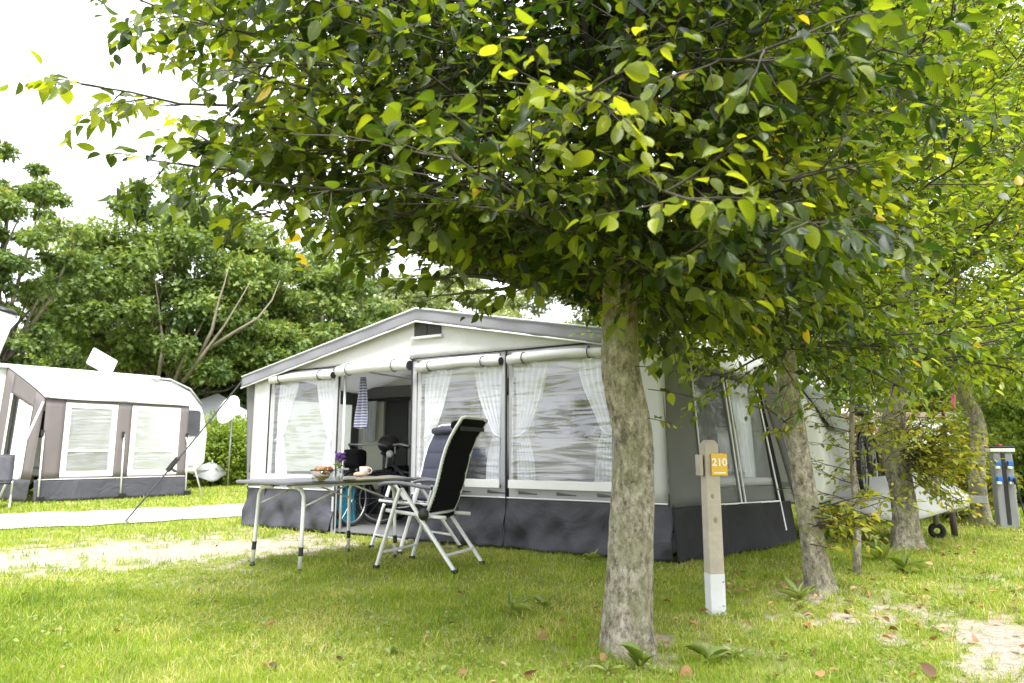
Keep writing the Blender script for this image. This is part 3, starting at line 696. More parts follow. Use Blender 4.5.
# sapling with yellowing leaves
def sapling(label, base, top, r, seed, h0, n, ls, leafm, name='sapling'):
    root = empty(name, (0, 0, 0), 0, label, 'young tree'); rng = np.random.default_rng(seed)
    b = np.array(base, float); t = np.array(top, float)
    pts = [b * (1 - f) + t * f + np.array((.015 * math.sin(f * 9), .01 * math.cos(f * 7), 0)) for f in np.linspace(0, 1, 12)]
    MB().tube(pts, np.linspace(r, r * .5, 12), 10).build('trunk', M['bark'], root, True)
    S = Crown(seed)
    for i in range(n):
        f = h0 + (1 - h0) * (i / n); p = b * (1 - f) + t * f; az = i * ga
        S.secondary(p, np.array((math.cos(az), math.sin(az), .25)), rng.uniform(.25, .6), ls, .06, .18, .25, .04, lambda p: 0.)
    S.finish(root, leafm, 'mid'); return root
g = G(857, 575); sapling('thin sapling with sparse yellowing leaves between second and third hornbeam', (g.x, g.y, -.02), w3(P(850, 345, g.y)), .03, 71, .28, 26, .062, M['leaf_yellow'])

# ------------------------------------------------------------------ background trees
def far_tree(label, x, y, h, R, h0, seed, leafm, ls=.26, clumps=150, per=170, trunks=1, limbs=(), name='broadleaf_tree', squash=1.0, group='trees behind the campsite'):
    root = empty(name, (x, y, 0), 0, label, 'tree', group); r = np.random.default_rng(seed)
    mb = MB(); cen = []
    cz = (h + h0) / 2; hz = (h - h0) / 2
    while len(cen) < clumps:
        v = r.normal(0, 1, 3); v /= np.linalg.norm(v); q = r.random() ** .28
        lob = 1 + .08 * math.sin(3 * math.atan2(v[1], v[0]) + seed) + .12 * math.sin(5 * v[2] + 2 * math.atan2(v[1], v[0]))
        c = np.array((v[0] * R * q * lob, v[1] * R * q * squash * lob, cz + v[2] * hz * q * lob)); cen.append(c)
    for tnum in range(trunks):
        a = tnum * 2.1 + seed; off = .35 * (trunks > 1)
        p0 = np.array((off * math.cos(a), off * math.sin(a), -.1)); p1 = np.array((R * .25 * math.cos(a), R * .25 * math.sin(a), h0 + hz * .5)); p2 = np.array((R * .4 * math.cos(a), R * .4 * math.sin(a), cz + hz * .6))
        mb.tube([p0, p0 * .5 + p1 * .5 + r.normal(0, .1, 3), p1, p2], [.26, .2, .15, .04], 10)
        for c in cen[tnum::trunks][:34]:
            f = r.uniform(.3, .9); s0 = p0 * (1 - f) + p1 * f; mb.tube([s0, (s0 + c) / 2 + r.normal(0, .25, 3), c], [.09, .05, .015], 5, False)
    mb.build('trunk', M['bark_far'], root, True)
    if limbs:
        lm = MB()
        for pl in limbs:
            q = [w3(P(a, b, y + dy)) - np.array((x, y, 0)) for a, b, dy in pl]; lm.tube(q, np.linspace(.07, .008, len(q)), 8)
        lm.build('bare_limbs', M['limb'], root, True)
    pos = []; D = []; N = []; S = []; rn = []
    for c in cen:
        cr = r.uniform(.5, .95) * R * .235; k = int(per * 1.7 * r.uniform(.6, 1.3)); base = r.normal(.42, .13) + .10 * (c[2] - cz) / hz
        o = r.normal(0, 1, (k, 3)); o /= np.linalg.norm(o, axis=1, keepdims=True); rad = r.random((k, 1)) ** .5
        off = o * rad * np.array((cr, cr, cr * .55)); pos.append(c + off)
        D.append(o * .7 + r.normal(0, .6, (k, 3)) + np.array((0, 0, -.25))); N.append(np.array((0, 0, 1.)) + o * .6 + r.normal(0, .45, (k, 3)))
        S.append(ls * .8 * r.uniform(.6, 1.25, k)); rn.append(np.clip(r.normal(base, .16, k), 0, 1))
    leaf_object('crown', leafm, root, np.concatenate(pos), np.concatenate(D), np.concatenate(N), np.concatenate(S), np.concatenate(rn), 'palm', .9, smooth=False)
    return root
def gx_at(px, Y): return (px - 512) / 700 * Y * .988
far_tree('tall maple with pale bare limbs, behind the taupe awning on the left', gx_at(170, 27), 27, 11.0, 4.5, 2.6, 1, M['leaf_far'], .25, 260, 170, 3,
         limbs=[[(183, 382, -3), (205, 352, -3.1), (225, 325, -3.2), (240, 300, -3.3), (250, 282, -3)], [(196, 364, -3), (212, 330, -3.2), (219, 300, -3.3), (224, 285, -3.3), (230, 262, -3)], [(207, 350, -3), (233, 333, -3.2), (258, 318, -3.3), (272, 300, -3), (280, 280, -2.5)], [(158, 380, -3), (163, 345, -3), (158, 300, -2.8), (152, 260, -2)], [(174, 382, -2.8), (190, 345, -2.8), (205, 318, -2.8), (212, 280, -2)]])
far_tree('loose airy tree cut off by the left edge of the photo', gx_at(-28, 19), 19, 9.6, 2.1, 2.0, 2, M['leaf_far'], .18, 150, 150, 1)
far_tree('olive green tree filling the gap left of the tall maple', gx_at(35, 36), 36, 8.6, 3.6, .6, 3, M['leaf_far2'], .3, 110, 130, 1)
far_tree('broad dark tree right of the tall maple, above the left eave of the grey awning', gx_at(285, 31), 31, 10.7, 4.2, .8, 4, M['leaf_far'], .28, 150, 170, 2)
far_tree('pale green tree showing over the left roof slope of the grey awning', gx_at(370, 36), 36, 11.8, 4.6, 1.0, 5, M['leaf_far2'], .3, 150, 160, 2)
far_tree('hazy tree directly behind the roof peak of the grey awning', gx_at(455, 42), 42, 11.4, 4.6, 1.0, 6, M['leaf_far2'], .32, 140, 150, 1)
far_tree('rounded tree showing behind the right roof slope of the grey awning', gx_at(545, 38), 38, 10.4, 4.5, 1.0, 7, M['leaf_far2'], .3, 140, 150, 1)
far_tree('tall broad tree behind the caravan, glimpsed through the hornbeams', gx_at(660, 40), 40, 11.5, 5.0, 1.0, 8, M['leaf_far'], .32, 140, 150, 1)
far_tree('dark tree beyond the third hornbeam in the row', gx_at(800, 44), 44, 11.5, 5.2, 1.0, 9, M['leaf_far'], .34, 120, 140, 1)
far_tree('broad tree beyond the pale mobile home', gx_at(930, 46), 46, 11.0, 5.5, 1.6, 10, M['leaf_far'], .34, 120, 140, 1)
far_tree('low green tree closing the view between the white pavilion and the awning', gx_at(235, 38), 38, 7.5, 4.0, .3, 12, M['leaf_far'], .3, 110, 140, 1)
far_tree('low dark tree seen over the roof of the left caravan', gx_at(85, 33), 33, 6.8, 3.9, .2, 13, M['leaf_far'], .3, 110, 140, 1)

def shrub(label, x, y, h, R, seed, leafm, ls=.09, clumps=50, per=120, name='shrub', group=None, sy=1.0):
    root = empty(name, (x, y, 0), 0, label, 'shrub', group); r = np.random.default_rng(seed)
    pos = []; D = []; N = []; S = []; rn = []; mb = MB()
    for i in range(clumps):
        a = r.random() * 2 * PI; q = math.sqrt(r.random()); z = h * (.12 + .88 * r.random() * math.sqrt(max(.05, 1 - q * q * .8))); c = np.array((R * q * math.cos(a), R * sy * q * math.sin(a), z))
        mb.tube([(c[0] * .2, c[1] * .2, 0), (c[0] * .6, c[1] * .6, z * .6), c], [.015, .01, .004], 4, False)
        k = int(per * r.uniform(.6, 1.3)); o = r.normal(0, 1, (k, 3)); o /= np.linalg.norm(o, axis=1, keepdims=True)
        p = c + o * (r.random((k, 1)) ** .5) * R * .3; p[:, 2] = np.maximum(p[:, 2], .02); pos.append(p)
        D.append(o + r.normal(0, .5, (k, 3)) + np.array((0, 0, .1))); N.append(np.array((0, 0, 1.)) + o * .5 + r.normal(0, .4, (k, 3))); S.append(ls * r.uniform(.6, 1.3, k)); rn.append(np.clip(r.normal(r.normal(.5, .12), .17, k), 0, 1))
    mb.build('stems', M['branch'], root)
    leaf_object('foliage', leafm, root, np.concatenate(pos), np.concatenate(D), np.concatenate(N), np.concatenate(S), np.concatenate(rn), 'mid')
    return root
shrub('bright green bush under the satellite dish, behind the left tow bar', gx_at(226, 22), 22, 2.1, 1.4, 80, M['leaf_shrub'], .12, 70, 150)
shrub('low green bush left of the grey awning, half hidden by its wall', gx_at(262, 23), 23, 2.0, 1.3, 81, M['leaf_shrub'], .12, 60, 150)
shrub('light green hedge bush behind the power pillar at the right edge', gx_at(1022, 13.5), 13.5, 2.2, 1.1, 82, M['leaf_shrub'], .09, 80, 190)
shrub('tall hedge bush between fourth hornbeam and the right edge', gx_at(1010, 17), 17, 2.9, 1.5, 83, M['leaf_shrub'], .11, 80, 170)
shrub('brownish thinned-out bush beyond the caravan nose', gx_at(872, 19), 19, 2.2, 1.2, 84, M['leaf_brown'], .09, 60, 130)
shrub('low green bush growing under the tow bar of the white caravan', gx_at(868, 10.2), 10.2, .42, .5, 85, M['leaf_shrub'], .07, 26, 80)
shrub('green bush on the bank between caravan nose and pale wall', gx_at(880, 24), 24, 1.3, 1.6, 86, M['leaf_shrub'], .11, 50, 120)
shrub('small yellowish bush at the foot of the fourth hornbeam', gx_at(948, 10.6), 10.6, 1.15, .7, 87, M['leaf_yellow'], .08, 40, 70)

# ------------------------------------------------------------------ pale terraces and mobile home at the back right
wl = MB(); x0, x1 = gx_at(838, 24), gx_at(1060, 24)
for j in range(5):
    xx = x0
    while xx < x1:
        L = random.uniform(.45, .9); wl.box((xx + L / 2, 24 + random.uniform(-.02, .02), .16 + .32 * j), (L - .012, .4, .308)); xx += L
wo = wl.build('stone_wall', M['gwall'], bevel=.02); tag(wo, 'pale coursed stone wall far behind the third and fourth hornbeams', 'wall')
mh = empty('mobile_home', (gx_at(935, 28), 28, 0), 0, 'long pale mobile home with brown roof band behind the stone wall', 'mobile home')
MB().box((0, 1.2, 1.25), (6.5, 2.4, 2.1)).build('wall', M['caravan'], mh)
MB().box((0, 1.2, 2.42), (6.9, 2.8, .20)).build('roof', M['brown_band'], mh, bevel=.03)
MB().box((0, -.03, 1.85), (6.4, .06, .10)).build('trim_band', M['brown_band'], mh)
for k in (-2.1, 0, 2.1): MB().box((k, -.02, 1.35), (1.1, .05, .6)).build('window', M['dark_glass'], mh)

# ------------------------------------------------------------------ caravan builder
def caravan(root, prof, wd, body_m, window_specs=(), wheel_x=None, base_z=.35):
    n = len(prof)
    b = MB().prism(prof, (0, wd), lambda p, e: (p[0], e, p[1])).build('body', body_m, root, False, bevel=.06)
    b.modifiers['bevel'].segments = 3; b.data.polygons.foreach_set('use_smooth', [True] * len(b.data.polygons))
    for (xa, xb, za, zb) in window_specs:
        q = roundrect(xa, xb, za, zb, .09)
        w = MB().prism(q, (-.03, .02), lambda p, e: (p[0], e, p[1])).build('window', M['dark_glass'], root, bevel=.008)
    if wheel_x:
        for yy in (.12, wd - .12):
            wh = MB().torus((wheel_x, yy, .31), .22, .085, 'y', 26, 8).build('wheel', M['rubber'], root, True)
            MB().tube([(wheel_x, yy - .07, .31), (wheel_x, yy + .07, .31)], .16, 16).build('rim', M['alu'], wh)
    return b
def roundrect(xa, xb, za, zb, r, n=5):
    o = []
    for cx, cz, a0 in ((xb - r, zb - r, 0), (xa + r, zb - r, 90), (xa + r, za + r, 180), (xb - r, za + r, 270)):
        for k in range(n + 1):
            a = math.radians(a0 + 90 * k / n); o.append((cx + r * math.cos(a), cz + r * math.sin(a)))
    return o
def drawbar(root, x0, yc, L, cover=None):
    m = MB(); m.bar((x0, yc - .55, .42), (x0 + L, yc, .44), .06, .09); m.bar((x0, yc + .55, .42), (x0 + L, yc, .44), .06, .09); m.bar((x0 + L - .1, yc, .46), (x0 + L + .25, yc, .46), .08, .08)
    m.build('drawbar', M['steel'], root, bevel=.006)
    j = MB(); j.tube([(x0 + L * .8, yc + .05, .75), (x0 + L * .8, yc + .05, .16)], .03, 10); jw = j.build('jockey_wheel', M['steel'], root, True)
    MB().torus((x0 + L * .8, yc + .05, .10), .06, .03, 'y', 18, 8).build('tyre', M['rubber'], jw, True)

cv = empty('caravan', AL + AN * 2.02, A_ANG, 'white caravan with streamlined nose joined to the back of the grey awning', 'caravan')
prof = [(-.5, .42), (6.88, .42), (6.95, .8), (6.90, 1.2), (6.78, 1.5), (6.52, 1.85), (6.2, 2.1), (5.6, 2.4), (4.8, 2.56), (3.5, 2.62), (.2, 2.62), (-.38, 2.5), (-.55, 2.2), (-.6, 1.2)]
caravan(cv, prof, 2.2, M['caravan'], [(1.6, 2.4, 1.2, 1.72), (3.3, 4.5, 1.15, 1.72), (5.0, 6.15, 1.25, 1.78)], 3.6)
MB().box((.80, -.025, 1.12), (.46, .02, 1.55)).build('doorway_shade', M['black'], cv, bevel=.004)  # black panel stands in for the unlit interior behind the open door
MB().box((.32, -.03, 1.12), (.44, .02, 1.45)).build('cream_panel', M['cream_wall'], cv, bevel=.004)
MB().box((3.5, -.012, .62), (6.3, .02, .05)).build('trim_line', M['caravan_grey'], cv)
MB().box((3.6, 1.1, .46), (6.5, 2.1, .1)).build('chassis', M['black'], cv)
drawbar(cv, 6.85, 1.1, 1.25)
nose = MB().prism(roundrect(.35, 1.85, 1.22, 1.78, .1), (0, .03), lambda p, e: (6.99 - .62 * max(0, p[1] - 1.2) - e * .9 + .02, p[0], p[1])); nose.build('front_window', M['caravan_grey'], cv)
# tow cover (white tarpaulin hung over the tow bar)
def towcover(label, root_loc, rz, L, w, h, mat):
    r = empty('tow_bar_cover', root_loc, rz, label, 'cover')
    ys = [(-.5 * w, .0), (-.42 * w, .36 * h), (-.2 * w, .86 * h), (0, h), (.2 * w, .86 * h), (.42 * w, .36 * h), (.5 * w, 0)]
    def fn(u, v):
        k = v * 6; i = min(int(k), 5); f = k - i; y = ys[i][0] * (1 - f) + ys[i + 1][0] * f; z = ys[i][1] * (1 - f) + ys[i + 1][1] * f
        taper = 1 - .85 * max(0, u - .35) / .65; ht = (.75 + .45 * u) if u < .6 else (1.02 - 1.9 * (u - .6) ** 1.3)
        low = -.14 * math.sin(u * PI) * (1 - z / h)
        return (u * L, y * taper + .012 * math.sin(17 * u + 9 * v), z * ht + low + .02 * math.sin(9 * u + 3 * v))
    MB().grid(fn, 22, 18).build('sheet', mat, r, True, solid=.006); return r
towcover('crumpled white tarpaulin over the tow bar, behind the third hornbeam', AL + AN * 3.12 + AX * 6.88 + Vector((0, 0, .38)), A_ANG - .04, 1.3, .95, .36, M['tarp'])
g = G(955, 536); st = MB(); st.tube([(g.x, g.y, -.05), (g.x - .015, g.y, .46)], .035, 10)
tag(st.build('prop_post', M['wood_dark'], None, True), 'short dark wooden post under the tip of the white tow bar cover', 'post')
g = G(942, 500); q = P(941, 395, 11.5)
tag(MB().tube([(q.x + .02, 11.5, 0), (q.x, 11.5, q.z)], .025, 8).build('garden_stake', M['wood_dark'], None, True), 'thin dark upright stake between third and fourth hornbeam trunks', 'stake')
q = P(953, 400, 9.0)
tag(MB().grid(lambda u, v: (q.x + (u - .5) * .05 + .01 * math.sin(v * 7), q.y + .02 * math.sin(u * 6), q.z + .08 - .2 * v), 4, 8).build('ribbon', M['pink'], None, True, solid=.003), 'small pink ribbon hanging in the fourth hornbeam', 'ribbon')

# ------------------------------------------------------------------ main awning
aw = empty('awning_tent', AL, A_ANG, 'large grey and white awning tent with pitched gable, four front bays and curtained windows', 'awning')
W = 5.9; EZ = 2.04; PK = 2.62; SK = .50
def eave(x): return EZ + (PK - EZ) * (1 - abs(x - W / 2) / (W / 2))
# gable cloth
MB().grid(lambda u, v: (u * W, .004 * math.sin(u * 40) * v, EZ + (eave(u * W) - EZ - .02) * v), 48, 6).build('gable', M['awn_white'], aw, True, solid=.004)
# grey roof-edge valance with piping
vm = MB(); pp = MB()
vm.grid(lambda u, v: ((u * (W + .44) - .22), -.07 - .012 * math.sin(u * 60) * v - .01 * v, eave(min(max(u * (W + .44) - .22, -.22), W + .22)) + .01 - .155 * v), 96, 4)
vm.build('valance', M['valance'], aw, True, solid=.005)
for zz, rr in ((-.148, .010), (.012, .008)):
    pp.tube([(-.22, -.085, eave(-.22) + zz), (W / 2, -.085, PK + zz), (W + .22, -.085, eave(W + .22) + zz)], rr, 6)
pp.build('piping', M['white_trim'], aw, True)
# roof
rf = MB()
for sgn in (0, 1):
    def fr(u, v, sgn=sgn):
        x = (-.22 + u * (W / 2 + .22)) if sgn == 0 else (W / 2 + u * (W / 2 + .22))
        return (x, -.07 + 2.09 * v, eave(x) + .014 - .14 * v * (abs(x - W / 2) / (W / 2)) - .012 * math.sin(v * 9))
    rf.grid(fr, 14, 10)
rf.build('roof', M['roof'], aw, True, solid=.005)
# gable vent
vt = MB(); vt.box((W / 2 + .02, -.012, 2.385), (.19, .012, .17)); vt.box((W / 2 + .225, -.012, 2.385), (.19, .012, .17))
vo = vt.build('vent', M['mesh_net'], aw)
MB().box((W / 2 + .12, -.03, 2.285), (.46, .02, .035)).build('vent_flap', M['awn_white'], vo, bevel=.008)
MB().tube([(0, -.02, EZ - .005), (W / 2, -.02, EZ + .002), (W, -.02, EZ - .005)], .008, 6).build('zip_seam', M['awn_black'], aw)

def wall_bit(xa, xb, za, zb, mat, parent, name, y=0.0, wav=.006):
    return MB().grid(lambda u, v: (xa + (xb - xa) * u, y + wav * math.sin(9 * u + xa * 7) * math.sin(6 * v + xa * 3), za + (zb - za) * v), 6, 10).build(name, mat, parent, True, solid=.006)
wall_bit(-.02, .36, SK, EZ, M['awn_white'], aw, 'corner_panel')
wall_bit(5.44, 5.92, SK, EZ, M['awn_white'], aw, 'corner_panel')
# left windbreak flap hanging from the eave
MB().grid(lambda u, v: (-.24 + .20 * u + .14 * v * (1 - u), .02 + .03 * u, EZ - .03 - 1.55 * v), 5, 14).build('windbreak_flap', M['awn_mid'], aw, True, solid=.005)

def curtain(parent, xo, s, ztop, zbot, y, wtop=.40, wtie=.13, wbot=.24, seed=0, tie=.60, mat=None):
    r = random.Random(seed)
    def wfun(v):
        if v < tie: q = v / tie; return wtop + (wtie - wtop) * (q ** 1.4)
        q = (v - tie) / (1 - tie); return wtie + (wbot - wtie) * math.sqrt(q)
    def fn(u, v):
        return (xo + s * u * wfun(v) + .006 * math.sin(v * 13 + seed), y + .022 * math.sin(u * 2 * PI * 5.5 + seed + .8 * math.sin(v * 4)) * (.4 + .6 * wfun(v) / wtop), ztop + (zbot - ztop) * v)
    c = MB().grid(fn, 60, 26).build('curtain', mat or M['curtain'], parent, True)
    z = ztop + (zbot - ztop) * tie
    MB().tube([(xo - s * .01, y - .03, z - .02), (xo + s * wtie * .5, y - .045, z), (xo + s * wtie * 1.1, y - .03, z + .06)], .009, 6).build('tie_band', M['curtain'], c, True)
    return c
def roll_blind(parent, xa, xb, z, y=-.05, r=.05, mat=None, cap=(True, True), droop=.015):
    pts = [(xa + (xb - xa) * i / 10, y + .006 * math.sin(i), z - droop * math.sin(PI * i / 10) * 0 + .018 * math.sin(PI * i / 10)) for i in range(11)]
    rs = [r * (1 + .08 * math.sin(i * 2.1)) for i in range(11)]
    o = MB().tube(pts, rs, 14).build('rolled_blind', mat or M['awn_white'], parent, True)
    MB().grid(lambda u, v: (xa + .03 + (xb - xa - .06) * u, y + .045 * v, z + r * .8 + .07 * v * (1 - .4 * abs(u - .5))), 8, 3).build('blind_flap', mat or M['awn_white'], o, True, solid=.004)
    if cap[0]: MB().tube([(xa - .012, y, z), (xa + .004, y, z)], r * .85, 12).build('end_cap', M['black'], o)
    if cap[1]: MB().tube([(xb - .004, y, z), (xb + .012, y, z)], r * .85, 12).build('end_cap', M['black'], o)
    for f in (.16, .8): MB().torus((xa + (xb - xa) * f, y, z + .012), r * 1.12, .006, 'x', 16, 5).build('tie_strap', M['strap'], o)
    return o
def bay(xa, xb, name='wall_panel', zb=.60, zt=1.93, seed=0, frame=M['awn_grey'], pvc=None):
    f = .05; m = MB()
    m.box(((xa + xb) / 2, 0, (zt + EZ) / 2), (xb - xa, .012, EZ - zt)); m.box(((xa + xb) / 2, 0, (SK + zb) / 2 + .0), (xb - xa, .012, zb - SK))
    m.box((xa + f / 2, 0, (zb + zt) / 2), (f, .012, zt - zb)); m.box((xb - f / 2, 0, (zb + zt) / 2), (f, .012, zt - zb))
    p = m.build(name, frame, aw)
    def fn(u, v):
        x = xa + f + (xb - xa - 2 * f) * u; z = zb + (zt - zb) * v; e = math.sin(PI * u) * math.sin(PI * v)
        return (x, -.055 * (1 - v) + .002 + e * (.014 * math.sin(7 * x + 3 * z + seed) + .010 * math.sin(15 * z - 6 * x + 2 * seed) + .007 * math.sin(23 * x + 17 * z)), z)
    MB().grid(fn, 30, 40).build('window', pvc or M['pvc'], p, True)
    t = MB(); t.box(((xa + xb) / 2, -.068, zb + .045), (xb - xa - .06, .010, .085)); t.build('sill_strip', M['white_trim'], p, bevel=.003)
    for k in range(3):
        x = xa + .12 + (xb - xa) * .36 * k; t = MB()
        t.grid(lambda u, v: (x + .22 * u, -.012, SK + .045 + .03 * math.sin(PI * v * 1) * (1 - u) + .012 * v), 5, 3)
        t.build('crease', M['awn_mid'], p, True, solid=.002)  # flat darker strip, the shade of a cloth crease put into the colour
    curtain(p, xa + .055, 1, zt - .02, zb + .03, .06, seed=seed); curtain(p, xb - .055, -1, zt - .02, zb + .03, .06, seed=seed + 5)
    roll_blind(p, xa + .02, xb - .03, zt + .0, cap=(False, True))
    return p
bay(.36, 1.60, seed=1); bay(2.94, 4.15, seed=2); bay(4.20, 5.44, seed=3)
# door bay: rolled up, open
roll_blind(aw, 1.66, 2.84, 1.97, r=.065)
MB().box((2.25, 0, 2.03), (1.2, .012, .05)).build('door_lintel', M['awn_grey'], aw)
for x in (1.63, 2.89): MB().box((x, -.004, 1.0), (.07, .016, 2.03)).build('door_jamb', M['awn_grey'], aw)
for x in (1.655, 2.86, 4.175, .34, 5.45): MB().tube([(x, -.022, .04), (x, -.022, EZ)], .010, 6).build('zip_seam', M['awn_black'], aw)
for x in (1.69, 2.83): MB().tube([(x, .05, 0), (x, .05, EZ)], .016, 8).build('pole', M['alu'], aw, True)
# skirt
def skirt(xa, xb, seed, flare=.07, mat=None):
    def fn(u, v):
        x = xa + (xb - xa) * u; d = 1 - v
        wv = .045 * math.sin(5.1 * x + 3 * d + seed) * math.sin(1.7 * x + seed) + .018 * math.sin(12.7 * x - 5 * d + 2 * seed) + .010 * math.sin(23 * x + 9 * d) + .015 * math.sin(9 * d + 3 * x) - .030 * abs(math.sin(3.3 * x + 1.4 * d + seed)) ** 6 + .022 * abs(math.sin(6.1 * x - 2.2 * d + 2 * seed)) ** 8
        return (x, -.012 - flare * d ** 1.5 + wv * (d ** .7), .012 + (SK - .01) * v)
    return MB().grid(fn, int((xb - xa) * 50) + 8, 18).build('skirt', mat or M['awn_dark'], aw, True, solid=.005)
skirt(-.04, 1.63, 1.); skirt(2.88, 4.17, 2.3); skirt(4.18, 5.97, 4.1)
MB().tube([(2.9, -.02, SK + .005), (5.92, -.02, SK + .005)], .008, 5).build('piping', M['white_trim'], aw); MB().tube([(0, -.02, SK + .005), (1.6, -.02, SK + .005)], .008, 5).build('piping', M['white_trim'], aw)
MB().box((2.95, 1.0, .018), (5.7, 1.95, .012)).build('groundsheet', M['awn_mid'], aw)
# side wall (leans outwards)
def SW(u, v): # u 0 front..1 back, v 0 bottom..1 top
    b = Vector((5.97, -.06, 0)).lerp(Vector((6.58, 1.92, 0)), u); t = Vector((5.87, .02, EZ)).lerp(Vector((6.26, 1.98, 1.90)), u); return b.lerp(t, v)
def sgrid(ua, ub, va, vb, mat, name, parent, nu=8, nv=12, off=0., wav=.012, solid=.005, seed=0.):
    nrm = (SW(1, 0) - SW(0, 0)).cross(SW(0, 1) - SW(0, 0)).normalized()
    def fn(u, v):
        uu = ua + (ub - ua) * u; vv = va + (vb - va) * v
        return SW(uu, vv) + nrm * (off + wav * math.sin(uu * 17 + vv * 5 + seed) * (1.2 - vv) + wav * .6 * math.sin(uu * 41 - vv * 7))
    return MB().grid(fn, nu, nv).build(name, mat, parent, True, solid=solid)
sgrid(0, .26, .235, .94, M['awn_mid'], 'side_panel', aw, 8, 14)
sgrid(0, 1, 0, .235, M['awn_black'], 'skirt', aw, 40, 14, .03, .02, seed=2.)
sgrid(0, 1, .93, 1.0, M['awn_white'], 'side_valance', aw, 16, 3, .012)
sgrid(.0, .26, .90, .94, M['awn_mid'], 'side_panel', aw, 6, 3, .004)
for (ua, ub, cur) in ((.26, .56, False), (.59, .93, True)):
    p = sgrid(ua, ub, .235, .32, M['awn_mid'], 'side_window_panel', aw, 6, 4)
    sgrid(ua + .01, ub - .01, .31, .90, M['pvc_side'], 'window', p, 18, 24, 0, .008, 0.)
    sgrid(ua + .01, ub - .01, .325, .365, M['awn_grey'], 'sill_strip', p, 6, 2, .008)
    a = SW(ua, .905); b = SW(ub, .905); o = Vector((.05, -.02, 0))
    MB().tube([a + o, (a + b) / 2 + o + Vector((0, 0, .012)), b + o], .045, 12).build('rolled_blind', M['awn_mid'], p, True)
    MB().tube([b + o, b + o + (b - a).normalized() * .012], .04, 12).build('end_cap', M['black'], p, True)
    if cur:
        def fc(u, v):
            q = SW(.72 + .2 * u * (1 - .5 * v), .90 - .54 * v); return q + Vector((-.08 + .02 * math.sin(u * 26), 0, 0))
        MB().grid(fc, 30, 12).build('curtain', M['curtain'], p, True)
sgrid(.555, .595, .235, .93, M['awn_mid'], 'side_post_strip', aw, 3, 10)
sgrid(.925, 1., .235, .93, M['awn_black'], 'side_panel', aw, 3, 10)
for u in (.255, .565, .60, .935):
    MB().tube([SW(u, f) + Vector((.02, -.01, 0)) for f in (.08 if u in (.255, .935) else .235, .5, .93)], .009, 6).build('piping', M['white_trim'], aw)
MB().tube([SW(u, .237) + Vector((.025, -.01, 0)) for u in (.26, .6, .93)], .009, 6).build('piping', M['white_trim'], aw)
# rear windbreak flap falling to the caravan
b0, b1, b2, b3 = Vector((6.27, 1.94, 1.9)), Vector((6.45, 1.99, 1.9)), Vector((6.62, 1.96, .42)), Vector((6.76, 2.0, .66))
MB().grid(lambda u, v: b0.lerp(b1, u).lerp(b2.lerp(b3, u), v) + Vector((.0, -.05 - .02 * math.sin(v * 8), 0)), 5, 12).build('windbreak_flap', M['awn_mid'], aw, True, solid=.005)
# left side wall
for za, zb, mt, nm in ((0, .24, M['awn_dark'], 'skirt'), (.24, .34, M['awn_mid'], 'side_panel'), (.84, 1., M['awn_mid'], 'side_panel')):
    MB().grid(lambda u, v: (-.02 - .05 * (1 - za - (zb - za) * v), 2.0 * u, EZ * (za + (zb - za) * v)), 8, 6).build(nm, mt, aw, True, solid=.005)
sw_ = MB().grid(lambda u, v: (-.02 - .05 * (.66 - .5 * v), .5 + 1.35 * u, EZ * (.34 + .5 * v)), 8, 8).build('side_panel', M['cream_foil'], aw, True)
MB().grid(lambda u, v: (-.02 - .05 * (.66 - .5 * v), .5 * u, EZ * (.34 + .5 * v)), 8, 8).build('side_panel', M['awn_mid'], aw, True, solid=.005)
MB().grid(lambda u, v: (-.02 - .05 * (.66 - .5 * v), 1.85 + .17 * u, EZ * (.34 + .5 * v)), 4, 8).build('side_panel', M['awn_mid'], aw, True, solid=.005)
MB().grid(lambda u, v: (-.1 + 6.4 * u, 1.99 + .012 * math.sin(u * 60) * (1 - v), .01 + .47 * v), 60, 4).build('rear_skirt', M['awn_dark'], aw, True, solid=.004)
# roof poles inside
for x in (1.66, 4.17): MB().tube([(x, .06, EZ - .02), (x, 2.0, EZ - .06)], .014, 6).build('pole', M['alu'], aw, True)
MB().box((2.95, 1.97, 1.90), (5.6, .02, .18)).build('ceiling_shade_band', M['awn_mid'], aw)  # dark grey band painted in as the shadow under the awning ceiling
MB().box((2.95, 1.95, 1.78), (5.6, .02, .05)).build('inner_seam', M['awn_black'], aw)

# storm strap left of awning
ss = empty('storm_strap', (0, 0, 0), 0, 'dark storm strap with black ratchet running from the awning eave down to a ground peg', 'strap')
pe = G(125, 526); e = AL + AX * -.22 + Vector((0, -.02, 2.02)); bk = P(172, 446, (pe.y + e.y) / 2 - .02)
MB().tube([e, Vector(e).lerp(pe + Vector((0, 0, .06)), .5) - Vector((0, 0, .015)), pe + Vector((0, 0, .06))], .011, 6).build('strap', M['strap'], ss)
mid = Vector(e).lerp(pe + Vector((0, 0, .06)), .62)
b = MB(); b.bar(mid - (Vector(e) - pe).normalized() * .11, mid + (Vector(e) - pe).normalized() * .11, .07, .06); b.bar(mid + Vector((-.06, 0, -.03)), mid + Vector((.05, 0, -.10)), .05, .03); b.build('ratchet', M['black'], ss, bevel=.01)
MB().tube([pe + Vector((.02, 0, .07)), pe + Vector((0, 0, -.1))], .012, 6).build('peg', M['steel'], ss)

